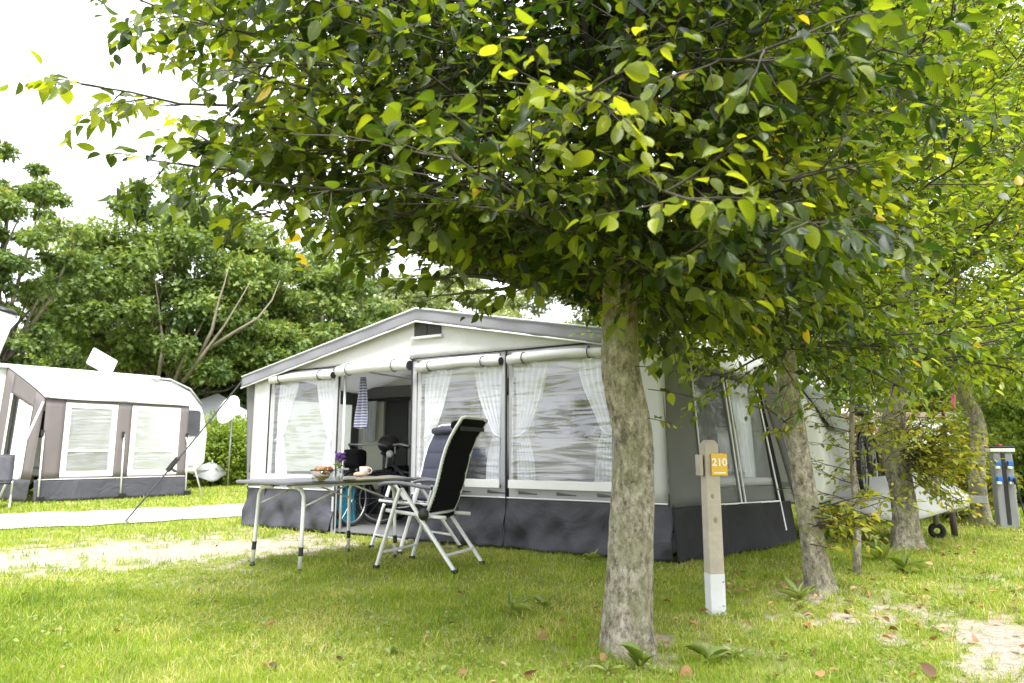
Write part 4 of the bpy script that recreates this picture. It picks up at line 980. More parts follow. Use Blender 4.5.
# ------------------------------------------------------------------ inside the awning
def loc(x, y, z=0): return AL + AX * x + AN * y + Vector((0, 0, z))
def bicycle(label, at, rz, bags=True, group=None, front=True):
    r = empty('bicycle', at, rz, label, 'bicycle', group)
    for x in (-.52, .52):
        w = MB().torus((x, 0, .34), .32, .022, 'y', 36, 8).build('wheel', M['rubber'], r, True)
        k = MB().torus((x, 0, .34), .292, .010, 'y', 30, 6)
        for i in range(14):
            a = 2 * PI * i / 14; k.tube([(x, .012 * (-1) ** i, .34), (x + .29 * math.cos(a), 0, .34 + .29 * math.sin(a))], .0022, 3, False)
        k.build('rim', M['steel'], w)
        MB().tube([(x + .36 * math.cos(a), 0, .34 + .36 * math.sin(a)) for a in np.linspace(.5 if x < 0 else .9, 2.9, 10)], .018, 6).build('mudguard', M['black'], r, True)
    f = MB(); bb = (-.06, 0, .30); hd = (.38, 0, .78); st = (-.20, 0, .72)
    for a, b, q in ((bb, hd, .026), (bb, st, .02), ((-.17, 0, .60), (.36, 0, .70), .02), (bb, (-.52, .05, .34), .012), (bb, (-.52, -.05, .34), .012), (st, (-.52, .05, .34), .010), (st, (-.52, -.05, .34), .010), (hd, (.36, 0, .92), .02)):
        f.tube([a, b], q, 8)
    for s in (-1, 1): f.tube([(.40, 0, .72), (.43, .05 * s, .6), (.52, .05 * s, .34)], .014, 6)
    f.build('frame', M['black'], r, True)
    h = MB(); h.tube([(.36, 0, .88), (.36, 0, 1.02)], .014, 8); h.tube([(.20, -.31, 1.02), (.32, -.24, 1.05), (.38, 0, 1.04), (.32, .24, 1.05), (.20, .31, 1.02)], .014, 8)
    hb = h.build('handlebar', M['steel'], r, True)
    for s in (-1, 1): MB().tube([(.10, .33 * s, 1.01), (.21, .305 * s, 1.02)], .02, 8).build('grip', M['rubber'], hb)
    MB().ball((.43, 0, .92), (.05, .05, .05)).build('headlamp', M['alu'], r, True)
    MB().ball((-.24, 0, .93), (.14, .085, .04)).build('saddle', M['black'], r, True); MB().tube([st, (-.23, 0, .92)], .014, 8).build('seat_post', M['steel'], r)
    c = MB().torus((-.06, .045, .30), .09, .010, 'y', 20, 6); c.tube([(-.06, .06, .30), (.06, .09, .19)], .010, 6); c.tube([(-.06, -.06, .30), (-.18, -.09, .41)], .010, 6); c.build('crank', M['black'], r)
    MB().box((-.10, 0, .42), (.09, .07, .28), Matrix.Rotation(-.3, 3, 'Y')).build('battery', M['black'], r, bevel=.02)
    ca = MB(); ca.box((-.55, 0, .75), (.38, .13, .015)); ca.tube([(-.66, .06, .74), (-.52, .06, .36)], .007, 5); ca.tube([(-.66, -.06, .74), (-.52, -.06, .36)], .007, 5); ca.build('carrier', M['black'], r)
    if bags and front:
        MB().box((.50, 0, .86), (.20, .30, .24)).build('handlebar_bag', M['black_mesh'], r, bevel=.05)
    if bags:
        for s in (-1, 1): MB().box((-.56, .14 * s, .60), (.32, .13, .30)).build('pannier', M['black_mesh'], r, bevel=.035)
    return r
q = loc(1.42, .95, .024)
bicycle('black bicycle with panniers parked just inside the open awning door', q, A_ANG - 1.45, True)
bicycle('second black bicycle deeper inside the awning behind the panniers', loc(1.95, 1.25, .024), A_ANG - 2.3, True, None, False)
bicycle('dark bicycle strapped across the tow bar in front of the white caravan nose', loc(7.22, 3.1, .48), A_ANG + PI / 2, False)
# dark helmet-like bag on bicycle bag
hm = MB(); hm.ball((0, 0, .12), (.16, .13, .13), 18, 12); ho = hm.build('helmet', M['black'], None, True); ho.location = loc(1.42, 1.17, .96)
tag(ho, 'glossy black helmet resting on the bicycle saddle in the awning doorway', 'helmet')
bx = empty('storage_box', loc(1.30, .38, .024), A_ANG, 'teal storage box standing inside the awning door beside the left jamb', 'box')
MB().box((0, 0, .26), (.26, .4, .50)).build('body', M['teal'], bx, bevel=.02); MB().box((0, 0, .53), (.28, .42, .04)).build('lid', M['teal'], bx, bevel=.01)
tw = MB().grid(lambda u, v: ((u - .5) * (.07 + .18 * min(1, v * 1.3)), .025 * math.sin(u * 14 + v * 3), -.62 * v - .03 * math.sin(PI * u) * v), 14, 20).build('towel', M['towel'], None, True, solid=.006)
tw.location = loc(1.88, .16, 1.90); tw.rotation_euler = (0, 0, A_ANG); tag(tw, 'striped blue towel hanging at the left of the awning doorway', 'towel')
ic = MB().grid(lambda u, v: ((u - .5) * (.30 - .06 * v), .028 * math.sin(u * 30), -.62 * v), 40, 10).build('window_curtain', M['curtain'], None, True)
ic.location = loc(.34, 1.88, 1.76); ic.rotation_euler = (0, 0, A_ANG); tag(ic, 'short pale curtain hanging on the cream caravan wall inside the awning', 'curtain')
bl = empty('storage_crate', loc(2.70, 1.35, .9), A_ANG, 'blue crate on a dark cabinet inside the awning beside the right jamb', 'crate')
MB().box((0, 0, .06), (.3, .3, .12)).build('body', M['blue'], bl, bevel=.01); MB().box((0, 0, .125), (.32, .32, .02)).build('rim', M['white_trim'], bl, bevel=.004)
cb = empty('cabinet', loc(2.70, 1.35, .024), A_ANG, 'dark camping cabinet inside the awning under the blue crate', 'cabinet')
MB().box((0, 0, .437), (.5, .45, .875)).build('body', M['black_mesh'], cb, bevel=.01)
for k in (.25, .6): MB().box((0, -.235, k), (.44, .02, .3)).build('door', M['black_mesh'], cb, bevel=.005)
# clothes and shoes by the side window
for k, (x, c) in enumerate(((5.75, M['awn_black']), (5.55, M['stem']))):
    o = MB().grid(lambda u, v: ((u - .5) * .3 * (.5 + .6 * math.sqrt(v)), .04 * math.sin(u * 11), -.6 * v), 10, 10).build('hanging_jacket', c, None, True, solid=.02)
    o.location = loc(x, 1.6 + .12 * k, 1.5); o.rotation_euler = (0, 0, A_ANG + .7); tag(o, ('black jacket hanging inside behind the side window' if k == 0 else 'dark green jacket hanging inside behind the side window'), 'jacket')
for k in range(2):
    s = MB(); s.ball((0, 0, .05), (.13, .05, .05), 14, 8); o = s.build('shoe', M['red'], None, True); o.location = loc(5.85 + .16 * k, 1.25, .77); o.rotation_euler = (0, 0, A_ANG + .9)
    tag(o, 'red shoe on a low shelf behind the side window of the awning', 'shoe', 'red shoes behind the side window')
sh = empty('shelf_unit', loc(5.9, 1.3, .024), A_ANG + .2, 'low shelf inside behind the side window carrying the red shoes', 'shelf')
MB().box((0, 0, .725), (.7, .4, .03)).build('board', M['awn_grey'], sh); 
for x in (-.32, .32):
    for y in (-.17, .17): MB().tube([(x, y, 0), (x, y, .71)], .012, 6).build('leg', M['alu'], sh)

# ------------------------------------------------------------------ camping chairs
def camp_chair(label, at, rz, pad, back, name='camping_chair', pillow=True):
    r = empty(name, at, rz, label, 'chair', 'reclining camping chairs at the table'); hw = .29
    for s in (-1, 1):
        y = hw * s
        l = MB().bar((.36, y, .02), (.15, y, .665), .036, .026).build('leg', M['alu'], r, bevel=.008); MB().box((.363, y, .012), (.05, .04, .03)).build('foot_cap', M['black'], l, bevel=.006)
        y2 = y - .032 * s
        l = MB().bar((-.36, y2, .02), (.155, y2, .665), .036, .026).build('leg', M['alu'], r, bevel=.008); MB().box((-.363, y2, .012), (.05, .04, .03)).build('foot_cap', M['black'], l, bevel=.006)
        y3 = y - .065 * s
        MB().tube([(.32, y3, .475), (-.1, y3, .435), (-.26, y3, .43)], .016, 10).build('seat_rail', M['alu'], r, True)
        MB().ball((-.075, y - .015 * s, .455), (.05, .028, .05)).build('hinge', M['black'], r, True)
        a = MB(); n = 12; pts = [(.36, .69), (.30, .705), (.18, .712), (.05, .70), (-.06, .682), (-.16, .672)]
        a.grid(lambda u, v: ((lambda k: (pts[min(int(k), 4)][0] * (1 - (k - min(int(k), 4))) + pts[min(int(k), 4) + 1][0] * (k - min(int(k), 4)), y + .032 * math.cos(v * 2 * PI) * (1.0 if u < .75 else 1.0 - 1.6 * (u - .75)) * (.55 + 1.2 * min(u, .38)), pts[min(int(k), 4)][1] * (1 - (k - min(int(k), 4))) + pts[min(int(k), 4) + 1][1] * (k - min(int(k), 4)) + .017 * math.sin(v * 2 * PI)))(u * 5)), 24, 12)
        a.build('armrest', M['grey_plastic'], r, True, sub=0)
    MB().bar((.32, -hw + .02, .13), (.32, hw - .02, .13), .03, .02).build('cross_bar', M['alu'], r, bevel=.006)
    MB().bar((-.272, -hw + .02, .13), (-.272, hw - .02, .13), .03, .02).build('cross_bar', M['alu'], r, bevel=.006)
    MB().bar((.31, -hw + .06, .475), (.31, hw - .06, .475), .022, .022).build('cross_bar', M['alu'], r, bevel=.006)
    # seat cushion
    def seat(u, v):
        x = .31 - .42 * u; return (x, -.215 + .43 * v, .475 - .045 * (u) + .012 * abs(math.sin(u * PI * 4)) - .02 * math.sin(PI * v))
    MB().grid(seat, 24, 10).build('seat', pad, r, True, solid=.035)
    # backrest: frame loop + padded panels
    b0 = Vector((-.085, 0, .455)); b1 = Vector((-.41, 0, 1.25)); up = (b1 - b0); nb = Vector((up.z, 0, -up.x)).normalized()
    def bk(v, y, o): q = b0 + up * v + nb * (o + .03 * math.sin(PI * v) - .02 * math.sin(2 * PI * v)); return Vector((q.x, y, q.z))
    fw = .245
    pts = [bk(v, -fw, 0) for v in np.linspace(0, 1, 10)] + [bk(1.015, -fw * .8, 0), bk(1.015, fw * .8, 0)] + [bk(v, fw, 0) for v in np.linspace(1, 0, 10)]
    fo = MB().tube(pts, .0135, 10).build('back_frame', M['alu'], r, True)
    def padf(u, v): return bk(.02 + .96 * v, -.205 + .41 * u, .012 - .024 * abs(math.sin(v * PI * 5)) ** .5 * math.sin(PI * (.06 + .88 * u)) ** .5)
    MB().grid(lambda u, v: bk(.02 + .97 * v, -.212 + .424 * u, -.006 - .010 * abs(math.sin(v * PI * 5)) ** .5), 14, 60).build('backrest', back, r, True, solid=.012)
    MB().grid(lambda u, v: bk(.02 + .97 * v, -.206 + .412 * u, .008 + .014 * abs(math.sin(v * PI * 5)) ** .4 * math.sin(PI * (.06 + .88 * u)) ** .4), 16, 60).build('padding', pad, r, True, solid=.01)
    lc = MB()
    for s in (-1, 1):
        for v in np.linspace(.04, .95, 26): lc.tube([bk(v, s * .207, 0), bk(v + .006, s * (fw), .012)], .0042, 4)
    lc.build('lacing', M['white_trim'], r)
    MB().tube([bk(.90, -.2, .045), bk(.90, 0, .06), bk(.90, .2, .045)], [.036, .045, .036], 14).build('head_pillow', pad, r, True)
    MB().box(bk(.90, 0, -.035), (.012, .44, .035), None).build('pillow_strap', M['black'], r)
    MB().tube([bk(0, -.22, -.01), bk(0, .22, -.01)], .014, 8).build('back_bar', M['alu'], r, True)
    return r
camp_chair('black mesh reclining chair with pale frame seen from behind, nearest the camera', (-.70, 6.27, 0), math.atan2(.39, -.92), M['black_mesh'], M['black_mesh'])
camp_chair('navy padded reclining chair partly hidden behind the black one', (-.98, 7.42, 0), math.atan2(-.62, -.78), M['navy_pad'], M['navy_pad'])

# ------------------------------------------------------------------ table
TX = math.atan2(.80, .60)
tb = empty('camping_table', (-1.68, 6.53, 0), TX, 'grey folding camping table with curved aluminium legs in front of the awning', 'table')
MB().prism(roundrect(-.70, .70, -.40, .40, .05), (.702, .73), lambda p, e: (p[0], p[1], e)).build('table_top', M['table_top'], tb, bevel=.006)
MB().prism(roundrect(-.705, .705, -.405, .405, .055), (.706, .726), lambda p, e: (p[0], p[1], e)).build('edge_trim', M['grey_plastic'], tb, bevel=.004)
for x, s in ((-.50, -1), (.52, 1)):
    for y in (-1, 1):
        l = MB().tube([(x, y * .12, .678), (x, y * .22, .676), (x, y * .285, .655), (x, y * .315, .60), (x + .01 * s, y * .325, .3), (x + .02 * s, y * .33, .03)], .0165, 12).build('leg', M['alu'], tb, True)
        MB().tube([(x + .014 * s, y * .327, .20), (x + .018 * s, y * .329, .13)], .0195, 12).build('leg_collar', M['black'], l); MB().lathe([(0, 0), (.024, 0), (.024, .012), (.012, .035), (0, .035)], (x + .02 * s, y * .33, -.004), 12).build('foot', M['black'], l)
        MB().box((x - .02 * s, y * .12, .69), (.07, .05, .022)).build('bracket', M['black'], tb, bevel=.004)
        MB().tube([(x + .003 * s, y * .318, .52), (0.02 * s, y * .30, .685)], .008, 8).build('brace', M['alu'], tb, True)
for y in (-.33, .33): MB().bar((-.62, y, .69), (.62, y, .69), .03, .022).build('rail', M['alu'], tb, bevel=.004)
ZT = .7315
def croissant(mb, c, rz, L=.075, r=.022):
    pts = []; rs = []
    for k in range(9):
        a = -1.2 + 2.4 * k / 8; pts.append(Vector(c) + Matrix.Rotation(rz, 3, 'Z') @ Vector((L * .62 * math.sin(a), L * .62 * (math.cos(a) - .6), .006 * math.sin(k * 2)))); rs.append(r * (.35 + .65 * math.sin(PI * k / 8)) * (1 + .12 * (k % 2)))
    mb.tube(pts, rs, 10)
p = G(322, 481, ZT)
bk_ = empty('bread_basket', (p.x, p.y, ZT), .4, 'clear bowl of golden croissants on the camping table', 'bowl')
MB().lathe([(.0, .003), (.075, .003), (.085, .012), (.098, .09), (.094, .09), (.08, .014), (.0, .009)], n=28).build('bowl', M['glass'], bk_, True)
MB().torus((0, 0, .09), .097, .004, 'z', 30, 6).build('rim', M['strap'], bk_, True)
rr = random.Random(3)
for k in range(11):
    a = k * ga; q = .055 * math.sqrt(k / 11); cm = MB(); croissant(cm, (0, 0, 0), 0); o = cm.build('croissant', M['pastry'], None, True)
    o.location = (p.x + q * math.cos(a), p.y + q * math.sin(a), ZT + .036 + .028 * (k // 4)); o.rotation_euler = (rr.uniform(-.5, .5), rr.uniform(-.5, .5), rr.uniform(0, 6))
    tag(o, 'golden croissant heaped in the clear bowl on the table', 'croissant', 'croissants in the bowl')
p = G(339, 481, ZT)
vs_ = empty('flower_vase', (p.x, p.y, ZT), 0, 'small glass vase on the table holding purple flowers', 'vase')
MB().lathe([(0, .002), (.03, .002), (.036, .03), (.03, .08), (.024, .10), (.028, .11), (.025, .11), (.021, .10), (.027, .08), (.032, .03), (.027, .006), (0, .006)], n=24).build('glass', M['glass'], vs_, True)
fl = empty('flower_bunch', (p.x, p.y, ZT + .01), 0, 'bunch of purple flowers standing in the small glass vase', 'flowers')
fs_ = MB(); fp = MB()
for k in range(9):
    a = k * ga; q = Vector((.05 * math.cos(a) * (.4 + .1 * (k % 4)), .05 * math.sin(a) * (.4 + .1 * (k % 4)), .17 + .012 * (k % 5))); fs_.tube([(0, 0, .0), q * .6 + Vector((0, 0, .0)), q], .0022, 4)
    for i in range(6):
        b = q + Vector((rr.uniform(-.02, .02), rr.uniform(-.02, .02), rr.uniform(-.02, .02))); fp.ball(b, rr.uniform(.006, .013), 7, 5)
fs_.build('stems', M['stem'], fl); fp.build('blossoms', M['purple'], fl, True)
leaf_object('leaves', M['weed'], fl, [(.0, 0, .07 + .01 * k) for k in range(8)], [(math.cos(k * ga), math.sin(k * ga), .5) for k in range(8)], [(0, 0, 1.)] * 8, [.06] * 8, np.linspace(0, 1, 8), 'mid')
p = G(371, 479.5, ZT); pb = empty('serving_board', (p.x, p.y, ZT), TX, 'flat olive serving board on the table beside the vase', 'board')
MB().prism(roundrect(-.22, .22, -.13, .13, .03), (0, .014), lambda q, e: (q[0], q[1], e)).build('board', M['olive'], pb, bevel=.004); MB().tube([(-.22, -.05, .012), (-.26, -.03, .014), (-.26, .03, .014), (-.22, .05, .012)], .006, 6).build('handle', M['olive'], pb, True)
p = G(364, 475.5, ZT + .014); mg = empty('mug', (p.x, p.y, ZT + .0145), -.2, 'beige mug standing on the olive board', 'mug')
MB().lathe([(0, .0), (.036, .0), (.043, .01), (.045, .085), (.041, .085), (.038, .012), (0, .008)], n=26).build('cup', M['beige'], mg, True); MB().torus((.052, 0, .045), .026, .006, 'y', 20, 8).build('handle', M['beige'], mg, True)
p = G(359, 477, ZT + .014); o = MB().ball((0, 0, .022), (.052, .04, .024), 16, 10).build('bread_roll', M['peach'], None, True); o.location = (p.x, p.y, ZT + .0145); tag(o, 'pale peach bread roll on the board in front of the mug', 'bread')

# ------------------------------------------------------------------ numbered post
g = G(716, 613); po = empty('pitch_marker_post', (g.x, g.y, 0), .12, 'pale wooden marker post with white foot and yellow number plate 210', 'post')
post = MB(); hw = .047
def sq(z, w, dx=0): return [(dx + x * w, y * w, z) for x, y in ((-1, -1), (1, -1), (1, 1), (-1, 1))]
rings = [sq(.235, hw), sq(.6, hw * .985), sq(1.015, hw * .97), sq(1.045, hw * .6)]
vs = sum(rings, []); fsx = [(4 * i + k, 4 * i + (k + 1) % 4, 4 * i + 4 + (k + 1) % 4, 4 * i + 4 + k) for i in range(3) for k in range(4)] + [(12, 13, 14, 15)]
post.add(vs, fsx); post.build('post', M['wood_post'], po, bevel=.006)
ft = MB(); vs = sq(-.06, hw * 1.015) + sq(.236, hw * 1.01); ft.add(vs, [(k, (k + 1) % 4, 4 + (k + 1) % 4, 4 + k) for k in range(4)] + [(4, 5, 6, 7)]); ft.build('painted_foot', M['white_paint'], po, bevel=.004)
bo = MB(); bo.tube([(.03, -hw - .004, .05), (.03, -hw + .01, .05)], .006, 8); bo.tube([(.035, -hw - .004, .19), (.035, -hw + .01, .19)], .006, 8); bo.build('screws', M['steel'], po)
kn = MB(); kn.ball((-.008, -hw + .002, .70), (.011, .005, .016)); kn.ball((.004, -hw + .002, .555), (.014, .005, .020)); kn.build('knot', M['knot'], po, True)
MB().box((-.068, .0, .89), (.022, .075, .13)).build('side_block', M['wood_post'], po, bevel=.004)
pl = MB().box((.040, -hw - .008, .893), (.104, .006, .135)).build('number_plate', M['yellow'], po, bevel=.002)
def text_part(txt, size, locv, mat, parent, ext=.0012):
    cu = bpy.data.curves.new('t', 'FONT'); cu.body = txt; cu.size = size; cu.align_x = 'CENTER'; cu.align_y = 'CENTER'; cu.extrude = ext; cu.offset = .0016
    ob = bpy.data.objects.new('t', cu); COL.objects.link(ob); dg = bpy.context.evaluated_depsgraph_get(); me = bpy.data.meshes.new_from_object(ob.evaluated_get(dg)); COL.objects.unlink(ob); bpy.data.objects.remove(ob)
    me.materials.clear(); me.materials.append(mat); o = bpy.data.objects.new('number', me); o.location = locv; o.rotation_euler = (PI / 2, 0, 0); link(o, parent); return o
text_part('210', .066, (.040, -hw - .0125, .905), M['white_letter'], pl)
MB().box((.040, -hw - .0125, .842), (.075, .002, .008)).build('small_line', M['white_letter'], pl)

# ------------------------------------------------------------------ power pillar
g = G(1008, 527); pi_ = empty('power_pillar', (g.x, g.y, 0), -.35, 'grey electricity pillar with blue sockets, black cap and hanging cable', 'power pillar')
MB().box((0, 0, .46), (.22, .20, 1.0)).build('body', M['pillar'], pi_, bevel=.015)
MB().box((0, 0, .995), (.28, .24, .05)).build('collar', M['white_trim'], pi_, bevel=.01); MB().box((0, 0, 1.035), (.29, .25, .03)).build('cap', M['black'], pi_, bevel=.012)
MB().lathe([(.03, 0), (.03, .02), (.0, .035)], (0, 0, 1.05), 14).build('lamp', M['red'], pi_, True)
MB().box((0, -.104, .50), (.045, .012, .92)).build('channel', M['black'], pi_, bevel=.003)
for x in (-.068, .068):
    for z in (.62, .82):
        s = MB().box((x, -.125, z), (.065, .06, .07)).build('socket', M['blue'], pi_, bevel=.012); MB().box((x - .015, -.145, z - .05), (.05, .05, .035)).build('socket_flap', M['white_trim'], s, bevel=.008)
cbx = empty('power_cable', (g.x, g.y, 0), -.35, 'black cable plugged into the lower socket of the grey power pillar', 'cable')
MB().tube([(.09, -.20, .60), (.095, -.215, .5), (.12, -.19, .35), (.15, -.17, .18), (.15, -.2, .02), (.3, -.5, .015)], .010, 8).build('lead', M['rubber'], cbx, True); MB().tube([(.09, -.18, .63), (.09, -.205, .56)], .024, 10).build('plug', M['black'], cbx)

# ------------------------------------------------------------------ neighbour's pitch on the left
NB = Vector((-9.3, 14.0, 0)); N_ANG = math.atan2(.785, .62)
na = empty('awning_tent', NB, N_ANG, 'taupe awning with pale sloping roof and two big windows on the left pitch', 'awning')
NE = 2.03; ND = 2.45; NR = 2.85; NL = 2.92
def nwin(xa, xb, seed):
    m = MB(); zt, zb = NE - .06, .48
    m.box(((xa + xb) / 2, 0, (zb + .05)), (xb - xa, .014, .10)); m.box(((xa + xb) / 2, 0, zt - .05), (xb - xa, .014, .10)); m.box((xa + .05, 0, (zb + zt) / 2), (.10, .014, zt - zb - .2)); m.box((xb - .05, 0, (zb + zt) / 2), (.10, .014, zt - zb - .2))
    p = m.build('window_frame', M['white_trim'], na)
    MB().grid(lambda u, v: (xa + .1 + (xb - xa - .2) * u, .004 + .012 * math.sin(9 * u + seed) * math.sin(7 * v), zb + .1 + (zt - zb - .2) * v), 14, 18).build('window', M['pvc_far'], p, True)
    MB().box(((xa + xb) / 2, -.006, zb + .52), (xb - xa - .2, .006, .04)).build('window_band', M['white_trim'], p); MB().box(((xa + xb) / 2, .05, zb + .30), (xb - xa - .22, .02, .4)).build('lower_foil', M['mesh_net'] if seed == 1 else M['pvc_far'], p)
    return p
nwin(.36, 1.36, 1); nwin(1.66, 2.72, 2)
wb = MB()
for xa, xb in ((0, .36), (1.36, 1.66), (2.72, NL)): wb.grid(lambda u, v: (xa + (xb - xa) * u, .006 * math.sin(v * 8 + xa), .42 + (NE - .42) * v), 4, 10)
for xa, xb in ((.36, 1.36), (1.66, 2.72)): wb.box(((xa + xb) / 2, 0, NE - .03), (xb - xa, .012, .06)); wb.box(((xa + xb) / 2, 0, .45), (xb - xa, .012, .06))
wb.build('front_wall', M['brown_cloth'], na, True, solid=.006)
MB().grid(lambda u, v: (-.08 + (NL + .12) * u, -.10 * (1 - v) + .02 * math.sin(18 * u) * (1 - v), .01 + .42 * v), 60, 8).build('skirt', M['awn_dark'], na, True, solid=.006)
MB().tube([(-.02, -.012, .43), (NL, -.012, .43)], .008, 5).build('piping', M['white_trim'], na)
MB().grid(lambda u, v: (-.05 + (NL + .1) * u, -.05 + (ND + .05) * v, NE + .02 + (NR - NE) * v ** .92 - .02 * math.sin(PI * ((u * 2) % 1)) * (1 - v)), 30, 12).build('roof', M['roof_cloth'], na, True, solid=.006)
# side (towards camera left) with door
sd = MB()
def nside(u, v): y = ND * u; return (-.03 - .10 * (1 - v), y, .42 + (NE + (NR - NE) * u ** .92 - .42) * v)
def nsq(ua, ub, va, vb): sd.grid(lambda u, v: nside(ua + (ub - ua) * u, va + (vb - va) * v), 6, 8)
nsq(0, .22, 0, 1); nsq(.78, 1, 0, 1); nsq(.22, .78, .80, 1); sd.build('side_wall', M['brown_cloth'], na, True, solid=.006)
MB().grid(lambda u, v: (-.14 - .04 * (1 - v) + .01 * math.sin(u * 20), ND * u, .01 + .42 * v), 20, 6).build('skirt', M['awn_dark'], na, True, solid=.006)
for k, (ua, ub) in enumerate(((.22, .27), (.73, .78))): MB().grid(lambda u, v: Vector(nside(ua + (ub - ua) * u, .8 * v)) + Vector((-.012, 0, 0)), 2, 8).build('door_frame', M['white_trim'], na, True, solid=.006)
MB().grid(lambda u, v: Vector(nside(.27 + .30 * u, .79 * v)) + Vector((.02 + .03 * math.sin(u * 18), 0, 0)), 30, 8).build('door_curtain', M['curtain'], na, True)
MB().grid(lambda u, v: Vector(nside(.55 + .18 * u, .79 * v)) + Vector((.05, 0, 0)), 4, 8).build('doorway_shade', M['black'], na)  # black sheet painted in as the shade inside the doorway
for x in (-.02, 1.50, NL - .02):
    MB().tube([(x + .02, -.03, 1.35), (x, -.14, .02)], .016, 8).build('pole', M['alu'], na, True); MB().tube([(x, -.03, 1.28), (x, -.03, 1.40)], .03, 8).build('pole_clip', M['black'], na)
    MB().box((x + .05, -.13, .06), (.14, .05, .10)).build('peg_strap', M['black'], na, bevel=.01)
for x in (0., 1.50, NL - .1): MB().grid(lambda u, v: (x - .02 + .05 * u, -.048 + (ND) * v, NE + .034 + (NR - NE) * v ** .92), 1, 12).build('roof_seam', M['awn_grey'], na, True)
# slanting storm poles at the corner
MB().tube([(-.06, -.02, 1.95), (-.75, -.35, .02)], .02, 8).build('pole', M['alu'], na, True)
MB().tube([(NL - .05, -.05, 1.3), (NL + .25, -.35, .02)], .016, 8).build('pole', M['alu'], na, True)
# its caravan
nc = empty('caravan', NB + Vector((-math.sin(N_ANG), math.cos(N_ANG), 0)) * (ND + .02), N_ANG, 'white caravan with rounded end and dark side window behind the taupe awning', 'caravan')
pf = [(-2.0, .42), (4.45, .42), (4.72, .7), (4.74, 1.5), (4.55, 2.15), (4.25, 2.55), (3.7, 2.8), (2.5, 2.86), (-1.6, 2.86), (-2.0, 2.5)]
caravan(nc, pf, 2.2, M['caravan'], [(4.08, 4.50, 1.40, 2.08), (.4, 1.4, 1.3, 1.9)], 1.2)
MB().box((1.5, -.012, .62), (5.8, .02, .05)).build('trim_line', M['caravan_grey'], nc); MB().box((1.2, 1.1, .46), (6.1, 2.1, .1)).build('chassis', M['black'], nc)
MB().tube([(-2.0, -.02, 2.84), (3.6, -.02, 2.85), (4.15, -.02, 2.64), (4.5, -.02, 2.25)], .03, 8).build('awning_rail', M['caravan_grey'], nc, True); MB().box((1.0, -.05, 2.86), (4.6, .12, .09)).build('rolled_canopy', M['white_trim'], nc, bevel=.02)
MB().box((3.7, -.02, .75), (.5, .02, .12)).build('grille', M['caravan_grey'], nc)
MB().box((4.0, -.03, .95), (.10, .04, .07)).build('side_lamp', M['red'], nc)
drawbar(nc, 4.6, 1.1, 1.2)
an = MB().box((0, 0, 0), (.66, .06, .50), Matrix.Rotation(.45, 3, 'Y') @ Matrix.Rotation(-.35, 3, 'X')); an.v = [tuple(Vector(q) + Vector((2.15, .6, 3.22))) for q in an.v]; ao = an.build('roof_antenna', M['white_trim'], nc, bevel=.06)
MB().tube([(2.15, .65, 2.84), (2.15, .65, 3.2)], .05, 10).build('antenna_mast', M['white_trim'], ao, True)
towcover('silver grey sheet over the tow bar of the left caravan', nc.matrix_basis @ Vector((4.75, 1.1, .42)) if False else NB + Vector((-math.sin(N_ANG), math.cos(N_ANG), 0)) * (ND + 1.12) + Vector((math.cos(N_ANG), math.sin(N_ANG), 0)) * 4.75 + Vector((0, 0, .30)), N_ANG, 1.2, 1.0, .36, M['caravan_grey'])
# satellite dish on a pole
p = P(231, 411, 19.5); sdh = empty('satellite_dish', (p.x, p.y, 0), 0, 'round white satellite dish on a thin pole left of the grey awning', 'satellite dish')
dm = MB(); Mx = Matrix.Rotation(-.55, 3, 'Z') @ Matrix.Rotation(math.radians(70), 3, 'X')
prof_ = [(.0, .0), (.15, .012), (.3, .05), (.42, .10)]
tmp = MB().lathe(prof_, n=28); dm.add([Mx @ Vector(q) + Vector((0, 0, p.z)) for q in tmp.v], tmp.f); dm.build('dish', M['white_trim'], sdh, True, solid=.012)
MB().tube([(0, .08, 0), (0, .08, p.z)], .022, 8).build('pole', M['steel'], sdh, True); MB().tube([(0, 0, p.z - .42), (-.1, -.3, p.z - .28), (-.13, -.42, p.z - .05)], .012, 6).build('feed_arm', M['steel'], sdh, True); MB().ball((-.13, -.42, p.z - .02), .05).build('receiver', M['white_trim'], sdh, True)
# white pavilion far behind
p = G(218, 480); px = gx_at(214, 27); pv = empty('pavilion', (px, 27, 0), .2, 'white peaked pavilion roof far behind the left caravan', 'pavilion')
MB().add([(-1.5, -1.5, 2.35), (1.5, -1.5, 2.35), (1.5, 1.5, 2.35), (-1.5, 1.5, 2.35), (0, 0, 3.2)], [(0, 1, 4), (1, 2, 4), (2, 3, 4), (3, 0, 4)]).build('roof', M['tarp'], pv, solid=.01)
MB().box((0, -1.49, 2.22), (3.0, .02, .25)).build('valance', M['tarp'], pv)
for x in (-1.45, 1.45):
    for y in (-1.45, 1.45): MB().tube([(x, y, 0), (x, y, 2.35)], .03, 6).build('pole', M['alu'], pv)
hs = empty('mobile_home', (gx_at(268, 30), 30, 0), .1, 'grey-roofed mobile home far behind, left of the grey awning', 'mobile home')
MB().box((0, 0, 1.3), (4.5, 2.5, 2.2)).build('wall', M['caravan'], hs); MB().prism([(-1.5, 2.4), (1.5, 2.4), (0, 3.1)], (-2.5, 2.5), lambda q, e: (e, q[0], q[1])).build('roof', M['caravan_grey'], hs); MB().box((-1.2, -1.26, 1.5), (.9, .04, .7)).build('window', M['dark_glass'], hs)
